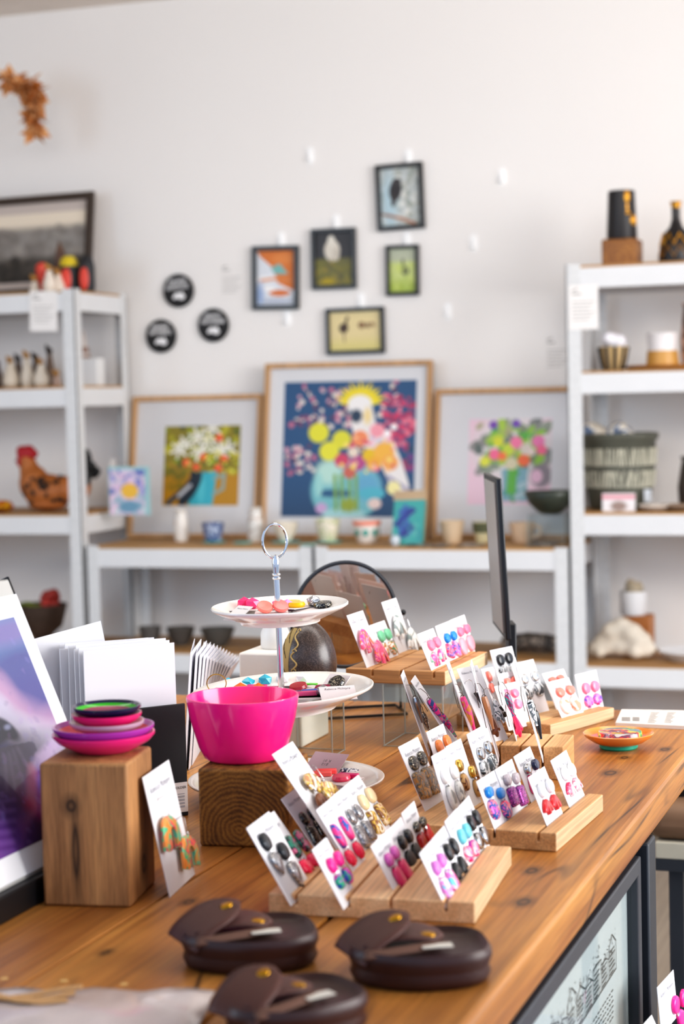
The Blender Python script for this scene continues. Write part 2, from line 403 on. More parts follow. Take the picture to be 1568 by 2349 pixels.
# ------------------------------------------------------------------ slotted boards
def slotted(name, label, org, rz, w, d, h, slots, m, endm, lean=0., depth=.010, sw=.0028, bev=.002):
    """local x along the front edge, y back; slots = x positions of grooves that run front to back"""
    t = thing(name, label, 'display board', org, radians(rz))
    p = [(0, 0), (w, 0), (w, h)]
    for s in sorted(slots, reverse=True):
        k = depth * math.tan(lean)
        p += [(s + sw / 2, h), (s + sw / 2 + k, h - depth), (s - sw / 2 + k, h - depth), (s - sw / 2, h)]
    p += [(0, h)]
    o = ob('board', prism(p, 0, d), m, t, smooth=False, bevel=bev)
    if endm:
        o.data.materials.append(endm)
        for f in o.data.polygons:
            if f.normal.x > .9 and f.center.x > w - .001: f.material_index = 1  # right end face takes the paler wood tone
    return t
# ------------------------------------------------------------------ wooden blocks and what stands on them
bk = thing('wooden_block', 'tall rough brown timber block with knots, saucers stacked on top', 'wooden block', (-.857, 1.541, .9), radians(10.4))
ob('block', box((.0435, .046, .0695), (.087, .092, .139)), wood('rough_timber', '#8c6038', '#d09a62', 'Z', 30, .65,
   knots=[(.031, 0, .098, .0065, (1, .3, .8)), (.087, .05, .03, .009, (.3, 1, .7)), (.034, 0, .055, .004, (1, .3, .12))], stretch=.16), bk, bevel=.003)
bk2 = thing('wooden_block', 'squat end-grain timber block under the pink bowl', 'wooden block', (-.806, 1.797, .9), radians(7))
ob('block', box((.05, .05, .0425), (.1, .1, .085)), wood('end_grain', '#65401a', '#b27e38', 'Y', 30, .7, rings=(-.045, 0., -.018, 'Y', 60), stretch=.5), bk2, bevel=.003)
# pink bowl
bw = thing('pink_bowl', 'glossy hot pink bowl on the end-grain block', 'bowl', (-.778, 1.862, .9855))
PINK = mat('#ff1f8c', .2, coat=.4, var=.02)
ob('bowl', lathe([(0, 0), (.040, 0), (.0445, .003), (.050, .015), (.0585, .045), (.0625, .068), (.0622, .0705), (.0600, .0705), (.0595, .068), (.0555, .045), (.047, .015), (.040, .006), (0, .005)], 64), PINK, bw, ang=50)
# saucers
def saucer(name, label, c, R, h, m, inner=None, rz=0.):
    t = thing(name, label, 'dish', c, rz, 'resin saucers stacked on the tall block')
    ob('dish', lathe([(0, 0), (R * .55, 0), (R * .6, .0015), (R * .9, h * .62), (R, h), (R, h + .0022), (R * .965, h + .0025), (R * .87, h * .62 + .0015), (R * .57, .003), (0, .003)], 56), m, t, ang=50)
    if inner: ob('inner_glaze', lathe([(0, .0034), (R * .56, .0034), (R * .86, h * .62 + .002), (R * .90, h * .75 + .002)], 56), inner, t)
    return t
S = V((-.8235, 1.613, 1.0395))
saucer('resin_saucer', 'wide hot pink saucer at the bottom of the stack', S, .0505, .016, mat('#ee2a80', .25, coat=.3))
saucer('resin_saucer', 'wide purple and pink saucer second from the bottom of the stack', S + V((0, 0, .0075)), .050, .0155, mat('#b23aac', .25, coat=.3), mat('#e5264f', .2, coat=.5))
saucer('resin_saucer', 'pale mauve saucer in the middle of the stack', S + V((.004, 0, .0175)), .037, .010, mat('#c9a9b8', .2, coat=.5))
saucer('resin_saucer', 'small hot pink saucer second from the top of the stack', S + V((.004, 0, .0235)), .0345, .012, mat('#ee1f72', .2, coat=.5))
saucer('resin_saucer', 'small navy rimmed saucer with green and maroon inside on top of the stack', S + V((.004, 0, .033)), .034, .010, mat('#141c44', .15, coat=.6), mat('#35c31d', .2, coat=.5))
ob('inner_spot', lathe([(0, .0042), (.018, .0042), (.0245, .0075)], 40), mat('#9b3357', .25, coat=.5), bpy.data.objects['resin_saucer.004'])
# orange dish with a resin disc lying in it
OD = onz(1418, 1716, .9)
od = thing('orange_dish', 'orange resin dish with a teal foot at the far end of the counter', 'dish', (OD.x, OD.y, .9))
ob('dish', lathe([(0, .006), (.026, .006), (.034, .009), (.045, .0165), (.0475, .021), (.0465, .022), (.043, .018), (.032, .0118), (0, .011)], 56), marble(['#f28a33', '#f0913c', '#e2954f'], 8, coat=.5), od, ang=50)
ob('foot', lathe([(0, 0), (.024, 0), (.026, .002), (.026, .007), (0, .007)], 40), mat('#1fa083', .3), od)
ob('inner_glaze', lathe([(0, .0118), (.031, .0126), (.038, .0155)], 48), mat('#e08b90', .25), od)
rd = thing('resin_disc', 'multicoloured marbled resin disc lying in the orange dish', 'coaster', (OD.x + .002, OD.y + .003, .9138))
ob('disc', lathe([(0, 0), (.029, 0), (.0305, .004), (.029, .0085), (0, .0095)], 48), marble(['#5d7f9a', '#4fae6c', '#e6d13c', '#e0332c', '#7d3a52', '#d8d8d0'], 34, coat=.8), rd)
# leaflet at the far edge
p = [onz(x, y, .904) for x, y in ((1411, 1660), (1580, 1668), (1580, 1632), (1425, 1629))]
lf = thing('leaflet', 'stack of cream printed leaflets at the far edge of the counter', 'leaflet')
b = nb()
lo = [b.verts.new((q.x, q.y, .9002)) for q in p]; hi = [b.verts.new((q.x, q.y, .9055)) for q in p]
b.faces.new(lo[::-1]); b.faces.new(hi)
for i in range(4): b.faces.new((lo[i], lo[(i + 1) % 4], hi[(i + 1) % 4], hi[i]))
ob('paper', b, mat('#e3ddd6', .7), lf, smooth=False)
b = nb()
for (x, y, w) in ((1425, 1645, 20), (1450, 1645, 16)):
    for r in range(3):
        q = [onz(x + dx, y + dy + r * 3.2, .9058) for dx, dy in ((0, 0), (w, .5), (w, 2.4), (0, 1.9))]; b.faces.new([b.verts.new(v) for v in q])
for cx in (1492, 1530):
    for r in range(8):
        q = [onz(cx + dx - r * 1.1, 1634 + dy + r * 3.2, .9058) for dx, dy in ((0, 0), (20 - 3 * (r % 3), .5), (20 - 3 * (r % 3), 1.5), (0, 1.))]; b.faces.new([b.verts.new(v) for v in q])
ob('print', b, mat('#6d6866', .8), lf, smooth=False)
# ------------------------------------------------------------------ three tier cake stand
TC = V((-.802, 2.05, .9))
tr = thing('tiered_stand', 'three tier white plate stand with chrome pole and ring handle', 'cake stand', TC)
def plate(z, R, h, n, tilt, dx=0.):
    foot = R * .58
    o = ob(n, lathe([(0, .003), (foot * .9, .003), (foot * .94, 0), (foot, 0), (foot * 1.02, .003), (R * .75, h * .45), (R * .93, h * .82), (R, h), (R * 1.003, h + .0022), (R * .99, h + .003), (R * .92, h * .86 + .002), (R * .74, h * .47 + .002), (foot, .0075), (0, .0065)], 72), CERAMIC, tr, ang=60)
    ax = FW.copy(); ax.z = 0
    o.matrix_local = Matrix.Translation((dx, 0, z)) @ Matrix.Rotation(radians(1.2 if tilt else 0), 4, R0) @ Matrix.Rotation(radians(-tilt), 4, ax.normalized()); return o
plate(.0005, .119, .021, 'plate', 0.)
plate(.108, .1105, .023, 'plate', 2.2, -.001)
plate(.2135, .083, .019, 'plate', 1.4, -.002)
ob('pole', tube([(0, 0, .012), (-.003, 0, .108), (-.0045, 0, .214), (-.006, 0, .272)], .0037, 20), CHROME, tr)
for z in (.267, .2715): ob('collar', lathe([(.003, -.002), (.0052, -.0012), (.0056, 0), (.0052, .0012), (.003, .002)], 24, (-.006, 0, z)), CHROME, tr)
ob('knob', lathe([(.0036, .272), (.0042, .28), (.0048, .288), (.0034, .292), (.0026, .2945), (0, .2955)], 24, (-.0062, 0, 0)), CHROME, tr)
ax = R0 * .93 + V((-sin(yaw), cos(yaw), 0)) * .36
ob('ring_handle', tube([V((-.0068, 0, .312)) + ax * .0155 * cos(2 * pi * i / 48) + V((0, 0, 1)) * .0205 * sin(2 * pi * i / 48) for i in range(48)], .0017, 10, closed=True), CHROME, tr)
# ------------------------------------------------------------------ carved egg, its riser, the white pedestal and jar
def riser(label, org, rz, w, d, h, th=.003):
    t = thing('acrylic_riser', label, 'riser', org, radians(rz))
    b = nb(); bx(b, (th / 2, d / 2, h / 2), (th, d, h)); bx(b, (w - th / 2, d / 2, h / 2), (th, d, h)); bx(b, (w / 2, d / 2, h - th / 2), (w - 2 * th, d, th)); bx(b, (w / 2, th / 2, (h - th) / 2), (w - 2 * th, th, h - th)); bx(b, (w / 2, d - th / 2, (h - th) / 2), (w - 2 * th, th, h - th))
    ob('acrylic_box', b, ACRYL, t, smooth=False)
    e = nb()
    for x in (.0012, w - .0012):
        for y in (.0012, d - .0012): bx(e, (x, y, h / 2), (.0016, .0016, h))
    for z in (.001, ): bx(e, (w / 2, .001, z), (w, .001, .001)); bx(e, (w / 2, d - .001, z), (w, .001, .001)); bx(e, (.001, d / 2, z), (.001, d, .001)); bx(e, (w - .001, d / 2, z), (.001, d, .001))
    ob('polished_edge', e, mat('#e9efee', .3, var=.02, trans=.6), t, smooth=False)
    return t
riser('clear acrylic riser under the carved egg', (-.90, 2.293, .9), 0, .071, .052, .074)
riser('clear acrylic riser under the topmost slotted board', (-.787, 2.382, .9), 0, .088, .10, .086)
eg = thing('carved_egg', 'dark brown speckled emu egg carved with a gold band and scrolls', 'egg', (-.876, 2.335, .9745))
EGG = glitter('#2a1b17', '#63524b', 0., 1500); EGG.node_tree.nodes['Principled BSDF'].inputs['Roughness'].default_value = .32; EGG.node_tree.nodes['Principled BSDF'].inputs['Coat Weight'].default_value = .5; EGG.node_tree.nodes['Principled BSDF'].inputs['Coat Roughness'].default_value = .25
pr = [(0, 0)] + [(.0385 * sin(pi * t / 24) * (1 - .13 * (-cos(pi * t / 24))), .0525 * (1 - cos(pi * t / 24))) for t in range(1, 24)] + [(0, .105)]
ob('shell', lathe(pr, 56), EGG, eg)
def eggp(az, z, k=1.006):
    t = math.acos(max(-1, min(1, 1 - z / .0525))); r = .0385 * sin(t) * (1 - .13 * (-cos(t))) * k
    return V((r * cos(az), r * sin(az), .0525 + (z - .0525) * k))
a0 = radians(19.4 - 90)
g = [[eggp(a0 - radians(88) + radians(44) * i / 10, .006 + .09 * j / 20) for i in range(11)] for j in range(21)]
ob('carved_band', sheet(g), mat('#a98f57', .6, var=.15), eg)
b = nb()
for k in range(3):                                           # S scrolls beside the band
    z0 = .018 + k * .026
    pts = [eggp(a0 - radians(31) + radians(7) * sin(2 * pi * t / 16) * (1 if t < 8 else 1), z0 + .022 * t / 16, 1.01) for t in range(17)]
    tube(pts, .0011, 6, b)
    tube([eggp(a0 - radians(31) + radians(5) * cos(t * .7), z0 + .023 + .0025 * sin(t * .7), 1.01) for t in range(6)], .0009, 6, b)
ob('scroll', b, mat('#b79b62', .6), eg)
b = nb()
for k in range(16):
    z0 = .012 + k * .005; a1 = a0 - radians(50 + (k * 37 % 30))
    tube([eggp(a1 - radians(t * 2.2), z0 + .0022 * t, 1.012) for t in range(5)], .0005, 5, b)
ob('engraving', b, mat('#4a3a24', .7), eg)
pd = thing('white_pedestal', 'white painted timber pedestal behind the tiered stand', 'pedestal', (-.985, 2.347, .9))
ob('block', box((.046, .055, .0655), (.092, .11, .131)), mat('#e8e2da', .6, bump=.15), pd, bevel=.003)
jr = thing('white_jar', 'small white round jar standing on the white pedestal', 'jar', (-.950, 2.40, 1.0312))
ob('jar', lathe([(0, 0), (.019, 0), (.021, .004), (.0205, .022), (.017, .03), (.017, .036), (.015, .036), (.015, .03), (0, .028)], 32), mat('#e2dfda', .4), jr)
# ------------------------------------------------------------------ round mirror on wire stand
MC = ony(792, 1410, 2.62)
mr = thing('table_mirror', 'round mirror with a dark rim on a black wire stand', 'mirror', (MC.x, MC.y, .9))
rim = tube([(.0775 * cos(2 * pi * i / 64), 0, .0805 * sin(2 * pi * i / 64)) for i in range(64)], .0032, 10, closed=True)
TM = Matrix.Translation((0, 0, MC.z - .9)) @ Matrix.Rotation(radians(27), 4, 'Z') @ Matrix.Rotation(radians(2.5), 4, 'X')
o = ob('rim', rim, BLACK_STEEL, mr); o.matrix_local = TM
b = nb(); ce = [b.verts.new((.076 * cos(2 * pi * i / 64), -.0008, .079 * sin(2 * pi * i / 64))) for i in range(64)]; b.faces.new(ce)
b2 = [b.verts.new((.076 * cos(2 * pi * i / 64), .002, .079 * sin(2 * pi * i / 64))) for i in range(64)]; b.faces.new(b2)
o = ob('mirror_glass', b, mat('#cdbfb4', .02, 1., var=.005), mr, smooth=False); o.matrix_local = TM
b = nb(); tube([(.078, 0, 0), (.086, 0, 0)], .002, 8, b); ell((.089, 0, 0), (.0045, .0045, .0045), b)
o = ob('pivot_knob', b, BLACK, mr); o.matrix_local = TM
wz = MC.z - .9; xr = .083
o = ob('wire_stand', tube([(xr, 0, wz), (xr, 0, .012), (xr, 0, .004), (xr, -.045, .003), (-xr, -.045, .003), (-xr, .035, .003), (-xr, .03, .01), (-xr, 0, wz)], .0022, 8), BLACK, mr)
o.rotation_euler.z = radians(30)
o = ob('wire_foot', tube([(xr, -.01, .003), (xr, .04, .003), (-xr, .04, .003)], .0022, 8), BLACK, mr); o.rotation_euler.z = radians(30)
# ------------------------------------------------------------------ slim monitor seen edge-on
Pn = ony(1153, 1097, 2.655); Pf = onz(1118, 1082, Pn.z); ZT = Pn.z - .9; ZB = ony(1170, 1470, 2.655).z - .9; Pn.z = Pf.z = 0; dv = (Pf - Pn); wd = min(.215, dv.length); dv.normalize(); SH = ZT - ZB
mo = thing('slim_monitor', 'slim black framed display screen on a post, turned edge-on behind the cards', 'monitor',
           Mx=Matrix.Translation((Pn.x + dv.x * .0, Pn.y, .9)) @ Matrix((dv, V((-dv.y, dv.x, 0)), V((0, 0, 1)))).transposed().to_4x4())
TL_ = Matrix.Translation((0, 0, ZB)) @ Matrix.Rotation(radians(-2.4), 4, V((0, 1, 0)).cross(V((0, 0, 1))))
o = ob('bezel', box((wd / 2, -.004, SH / 2), (wd, .008, SH)), mat('#1a1c20', .35), mo, bevel=.002); o.matrix_local = TL_
o = ob('screen', box((wd / 2 , .0006, SH / 2), (wd - .05, .002, SH - .016)), mat('#a8a19c', .3, var=.02), mo); o.matrix_local = TL_
ob('post', box((.045, -.012, .068), (.05, .012, .135)), BLACK, mo, bevel=.002)
ob('base', box((.02, -.008, .003), (.09, .07, .006)), BLACK, mo, bevel=.002)
# ------------------------------------------------------------------ greeting cards and the black holder
H48 = Matrix.Rotation(radians(48), 4, 'Z')
ch = thing('card_holder', 'black card file with a barcode label, white cards standing in it', 'card holder', Mx=Matrix.Translation((-.879, 1.931, .9)) @ H48)
b = nb(); bx(b, (-.065, .0015, .066), (.13, .003, .132)); bx(b, (-.065, .06, .0015), (.13, .114, .003)); bx(b, (-.065, .1185, .04), (.13, .003, .08)); bx(b, (-.0015, .06, .012), (.003, .114, .024)); bx(b, (-.1285, .06, .012), (.003, .114, .024))
ob('file_box', b, mat('#1b1b1f', .6), ch, bevel=.001, smooth=False)
lb = ob('label', box((-.0105, -.0005, .0225), (.0195, .0008, .035)), mat('#e8e4de', .6), ch)
b = nb()
for i in range(13):
    if i % 3 != 2: bx(b, (-.009, -.0011, .011 + i * .0013), (.0085, .0003, .0007))
ob('barcode', b, INK, lb, smooth=False)
text('HOLDER', .0042, mat('#333333', .8), lb, Matrix.Translation((-.0105, -.0012, .034)) @ STAND)
GC = 'white greeting cards standing in the black holder'
for i in range(9):
    a = (0, 0, 0, .6, .8, -.8, 1, .6, -10)[i]
    t = thing('greeting_card', ('blank white greeting card at the front of the black holder', 'white greeting card tilted up highest behind the others in the black holder')[i == 8] if i in (0, 8) else
              'white greeting card packed between the front and the tilted card in the black holder', 'greeting card', Mx=ch.matrix_world.copy(), group=GC)
    t.matrix_world = Matrix.Translation((-.879, 1.931, .9)) @ H48 @ Matrix.Translation((-.0025 - .004 * (i > 3) - (.018 if i == 8 else 0), .009 + i * .0098, .0045 + (.002 * (i % 2)) - .003 * (i in (5, 7)) + .027 * (i == 8))) @ Matrix.Rotation(radians(a), 4, 'Y') @ Matrix.Rotation(radians(-1), 4, 'X')
    b = nb(); w, h = .119, .198
    w = .112
    bx(b, (-w / 2 - .004 - .0018 * (i % 3), 0, h / 2), (w, .0012, h)); bx(b, (-w / 2 - .004 - .0018 * (i % 3), .0022, h / 2 - .0008), (w - .001, .0012, h - .002))
    ob('folded_sheet', b, WHITE_CARD, t, smooth=False)
for i in range(13):
    f = i / 12; x, y = 436 + (528 - 436) * f ** .8, 1500 + 32 * f
    Yy = 2.15 + .34 * f; q = ony(x, y, Yy); la = radians(5 + 26 * f * f); h = (q.z - .9) / cos(la); hd = radians(110 - 3 * f)
    q = q - (V((sin(hd), -cos(hd), 0)) * sin(la) + V((0, 0, cos(la)))) * h
    t = thing('note_card', 'folded white note card in the fanned row right of the black holder', 'greeting card', group='fanned row of folded note cards',
              Mx=Matrix.Translation((q.x, q.y, .9)) @ Matrix.Rotation(hd, 4, 'Z') @ Matrix.Rotation(la, 4, 'X'))
    L = .15 - .03 * f
    b = nb()
    for s in (1, -1):
        sh = [[(0, 0, 0), (0, 0, h)], [(L, s * .0045, 0), (L, s * .0045, h * 1.0)]]
        sheet(sh, b)
    ob('folded_sheet', b, mat('#e4e4ec', .6, var=.01), t, smooth=False, solid=.0006)
# ------------------------------------------------------------------ print of an elephant
PX = -.880
def card_frame(BL, TL, rz, z, absBL=None):
    B = absBL if absBL is not None else onz(*BL, z); xd = V((cos(radians(rz)), sin(radians(rz)), 0))
    T = onp(*TL, B, xd); zd = T - B; h = zd.length; zd.normalize(); return B, xd, zd, h
BR = onp(256, 1907, (PX + .006, 0, 0), V((1, 0, 0)))
TRp = onp(38, 1362, BR, V((0, 1, 0))); zd = TRp - BR; PH = zd.length; zd.normalize(); xd = V((0, 1, 0)); nd = xd.cross(zd)
PW = .42
PM = Matrix((xd, -nd, zd)).transposed().to_4x4(); PM.translation = BR - xd * PW
pt = thing('elephant_print', 'white bordered print of a purple elephant leaning in a black ledge stand', 'art print', Mx=PM)
def puv(x, y):
    q = onp(x, y, BR, nd) - (BR - xd * PW); return q.dot(xd) / PW, 1 - q.dot(zd) / PH
A0 = puv(32, 1415); A1 = puv(0, 1972); au1 = puv(140, 1690)[0]
au1 = max(A0[0], au1); av0, av1 = A0[1], A1[1]
aw, ah = (au1 - .06) * PW, (av1 - av0) * PH
art = Art(150, 230, '#6a6bb0', ah / aw)
def au(x, y):
    u, v = puv(x, y); return (u - .06) / (au1 - .06), (v - av0) / (av1 - av0)
def ae(x, y, rx, ry, c, rot=0., soft=.8, a=1.): u, v = au(x, y); art.e(u, v, rx, ry, c, rot, soft, a)
ae(5, 1480, .35, .12, '#7fb0dc', soft=1.2); ae(60, 1540, .3, .16, '#5b62a8', soft=1.); ae(20, 1450, .2, .06, '#8f86c4', soft=1.); ae(90, 1590, .25, .1, '#5a5aa6', soft=1.)
art.l([au(-60, 1570), au(0, 1600), au(40, 1650), au(130, 1690), au(150, 1672)], .07, '#d3a9cf', a=.8, soft=1.); art.l([au(-60, 1620), au(0, 1640), au(60, 1690), au(130, 1705)], .055, '#d9d3ea', soft=1.)
art.p([au(-150, 1700), au(-20, 1720), au(75, 1700), au(95, 1740), au(65, 1850), au(55, 1990), au(-150, 2050)], '#7a7190')
ae(-5, 1760, .3, .09, '#3f3d5a', soft=1.2); ae(25, 1800, .12, .12, '#5c5474', soft=1.); ae(-10, 1690, .08, .04, '#2e2f4c', soft=.5); ae(14, 1672, .06, .045, '#232640', rot=.6, soft=.4); ae(17, 1668, .016, .012, '#a9b0d4', soft=1.)
for k in range(9):
    art.l([au(46 - 5 * k, 1716 + 3 * k), au(80 - 9 * k, 1760 + 10 * k)], .008, ('#5b5476', '#a394b8')[k % 2], a=.45, soft=1.6)
art.l([au(140, 1690), au(92, 1745), au(76, 1775)], .02, '#c9b6dc', soft=1.)
art.p([au(75, 1775), au(110, 1760), au(110, 2010), au(60, 2000)], '#8a2f86'); ae(100, 1790, .08, .06, '#6a5ac0', soft=1.2); ae(88, 1915, .09, .09, '#2a1838', soft=.9)
art.l([au(74, 1770), au(70, 1850), au(45, 1900), au(20, 2000)], .022, '#d27fa0', a=.8, soft=1.); ae(64, 1845, .03, .03, '#d6506c', soft=1.2)
ae(10, 1860, .13, .09, '#453a66', soft=1.); ae(12, 1930, .14, .11, '#6d3f9a', soft=1.); ae(-10, 1960, .1, .08, '#8f56b8', soft=1.)
for k in range(12): art.l([au(-25, 1830 + 12 * k), au(35, 1822 + 12 * k)], .006, ('#4b3570', '#8f6cb4')[k % 2], a=.4, soft=1.6)
art.C *= .66
art.specks(260, (0, 0, 1, 1), .012, ['#8c84c8', '#54508f', '#a07fc0', '#433a70'], a=.18)
ob('print_sheet', box((PW / 2, .0015, PH / 2), (PW, .002, PH)), mat('#eff0f3', .4, var=.005), pt, smooth=False)
o = ob('picture', art.mesh(aw, ah), attr_mat(.3, .3), pt, smooth=False); o.location = (.06 * PW, 0, (1 - av1) * PH)
ob('backing_board', box((PW / 2, .006, PH / 2 + .004), (PW + .004, .006, PH + .03)), mat('#b9b8b4', .15, coat=.6), pt, bevel=.002)
ob('edge_trim', box((PW + .001, .008, PH / 2 + .004), (.003, .012, PH + .034)), BLACK, pt, bevel=.001)
ls = ob('ledge_stand', box((PX - .01, BR.y - PW / 2, .9 + (BR.z - .905) / 2), (.05, PW + .004, BR.z - .903)), BLACK, None, bevel=.002)
ls.parent = pt; ls.matrix_parent_inverse = PM.inverted()
# ------------------------------------------------------------------ leather pouches
LEA = mat('#3a1d18', .42, var=.12, bump=.1, scale=20); LEA2 = mat('#522f28', .5, var=.12, bump=.15, scale=20); EDGE = mat('#6a4a3c', .7)
def pouch(label, c, rz, tagged=True, s=1., lift=1.):
    t = thing('leather_pouch', label, 'pouch', c, rz, 'leather coin pouches on the counter')
    n = 48
    def ol(k, z):
        P = []
        for i in range(n):
            a = 2 * pi * i / n; e = .66 if cos(a) > 0 else .8
            x = .060 * math.copysign(abs(cos(a)) ** e, cos(a)); y = .047 * math.copysign(abs(sin(a)) ** e, sin(a))
            if x < 0: y *= 1 - .35 * (-x / .06) ** 1.5
            P.append(V((x * k * s, y * k * s, z * s)))
        return P
    b = nb(); rings = [[b.verts.new(p) for p in ol(k, z)] for k, z in ((.86, 0), (.94, .002), (.99, .008), (.96, .0135), (.965, .015), (1.01, .0215), (1.0, .027), (.955, .0305), (.91, .0285), (.88, .0255), (.5, .0262))]
    for A, B in zip(rings, rings[1:]):
        for i in range(n): b.faces.new((A[i], A[(i + 1) % n], B[(i + 1) % n], B[i]))
    b.faces.new(rings[0][::-1]); b.faces.new(rings[-1])
    ob('body', b, LEA, t, ang=70)
    def tongue(nm, cl, wv, m):
        g = []; k = len(cl)
        for i, p in enumerate(cl):
            u = i / (k - 1); w = 1. if u < .62 else sqrt(max(0.02, 1 - ((u - .62) / .38) ** 2))
            g.append([V(p) * s + V(wv) * s * w * j / 3 for j in range(-3, 4)])
        return ob(nm, sheet(g), m, t, solid=.0026 * s, ang=60)
    def bez(a, b_, c_, n=14): return [V(a) * (1 - q) ** 2 + V(b_) * 2 * q * (1 - q) + V(c_) * q * q for q in [i / n for i in range(n + 1)]]
    tongue('inner_flap', bez((-.045, .012, .031), (-.012, .018, .040), (.022, .006, .0315)), (.004, .024, 0), LEA2)
    f = tongue('outer_flap', bez((-.060, -.006, .022), (-.050, .0, .040 * lift), (-.006, .022, .0485 * lift)), (-.010, .0225, .003), LEA2)
    sn = ell((.008 * s, .004 * s, .0345 * s), (.0072 * s, .0072 * s, .0026 * s)); ob('snap', sn, BRASS, t)
    ob('snap', ell((-.018 * s, .0165 * s, (.0465 * lift) * s), (.0066 * s, .0066 * s, .003 * s), Mx=Matrix.Rotation(-.35, 4, 'Y')), BRASS, t)
    tongue('mouth_edge', bez((-.05, -.026, .028), (-.01, -.030, .033), (.024, -.012, .0305)), (.001, .004, .002), EDGE)
    if tagged: ob('price_tag', box((.012 * s, -.022 * s, .0325 * s), (.026 * s, .012 * s, .0006)), mat('#d8d2c6', .7), t)
    return t
pouch('dark brown leather coin pouch left of the slotted front board', onz(573, 2205, .9), radians(30), s=.97)
pouch('dark brown leather coin pouch nearest the counter edge, right of the others', onz(962, 2240, .9), radians(26), s=.98)
pouch('dark brown leather coin pouch nearest the camera, cut by the bottom edge', onz(672, 2362, .9), radians(52), s=.93)
# wrapped parcel with raffia, bottom left
wp = thing('wrapped_parcel', 'clear wrapped parcel tied with raffia at the bottom left', 'parcel', onz(120, 2345, .9), radians(15))
g = [[V((-.12 + .24 * i / 12, -.06 + .12 * j / 10, .006 + .006 * sin(pi * i / 12) * sin(pi * j / 10) + .0016 * sin(i * 1.9 + j * 1.3))) for i in range(13)] for j in range(11)]
ob('wrapping', sheet(g), mat('#cdbfba', .25, coat=.5, var=.12, scale=30), wp, solid=.002)
b = nb()
for k in range(3): tube([(-.11 + .02 * t + .004 * k, .012 + .005 * k + .006 * sin(t + k), .0165 + .003 * sin(t * .9 + k)) for t in range(7)], .0018, 5, b, flat=2.)
ob('raffia', b, mat('#c79a68', .7), wp)
# ------------------------------------------------------------------ slotted display boards
B1 = onz(1089, 2120, .9)                                     # front board, right front corner
RZ1 = 5.0
def corner(p, rz, w): return p - V((cos(radians(rz)), sin(radians(rz)), 0)) * w
def locx(org, rz, p): return (p - org).dot(V((cos(radians(rz)), sin(radians(rz)), 0)))
O1 = corner(B1, RZ1, .196)
sl1 = [locx(O1, RZ1, onz(x, y, .912)) for x, y in ((670, 2080), (789, 2088), (912, 2061), (1023, 2085))]
slotted('slotted_board', 'pale pine slotted board with rounded end at the front of the counter', O1, RZ1, .196, .212, .020, sl1, BOARD_F, PALE_END, bev=.006)
B2 = onz(1276, 1955, .9); RZ2 = -3.0; O2 = corner(B2, RZ2, .205)
sl2 = [locx(O2, RZ2, onz(x, y, .92)) for x, y in ((1035, 1893), (1131, 1903), (1230, 1912))] + [.022]
slotted('slotted_board', 'brown oak slotted board in the middle of the counter, right of the timber block', O2, RZ2, .205, .198, .020, sl2, BOARD_M, PALE_END)
SB = onz(1292, 1790, .9); RZS = 3.0; OS = corner(SB, RZS, .200)
ss = [locx(OS, RZS, onz(x, y, .942)) for x, y in ((978, 1712), (1052, 1712), (1094, 1713), (1139, 1714), (1187, 1716), (1238, 1717))]
slotted('slotted_stand', 'chunky oak slotted stand behind the middle board, holding edge-on cards', OS, RZS, .200, .085, .042, ss, BOARD_M, None, depth=.03, bev=.004)
B3 = onz(1262, 1690, .9); RZ3 = -21.0; O3 = corner(B3, RZ3, .165)
slotted('slotted_board', 'brown oak slotted board at the back right, beside the orange dish', O3, RZ3, .165, .168, .017, [.03, .085, .135], BOARD_M, PALE_END)
B4 = onz(1021, 1573, .9865); RZ4 = -2.0; O4 = corner(V((B4.x, B4.y, .9865)), RZ4, .146)
sl4 = [locx(O4, RZ4, onz(x, y, 1.006)) for x, y in ((839, 1541), (910, 1541), (987, 1543))]
slotted('slotted_board', 'oak slotted board raised on the clear acrylic riser in front of the mirror', O4, RZ4, .146, .2, .0195, sl4, BOARD_W, PALE_END)
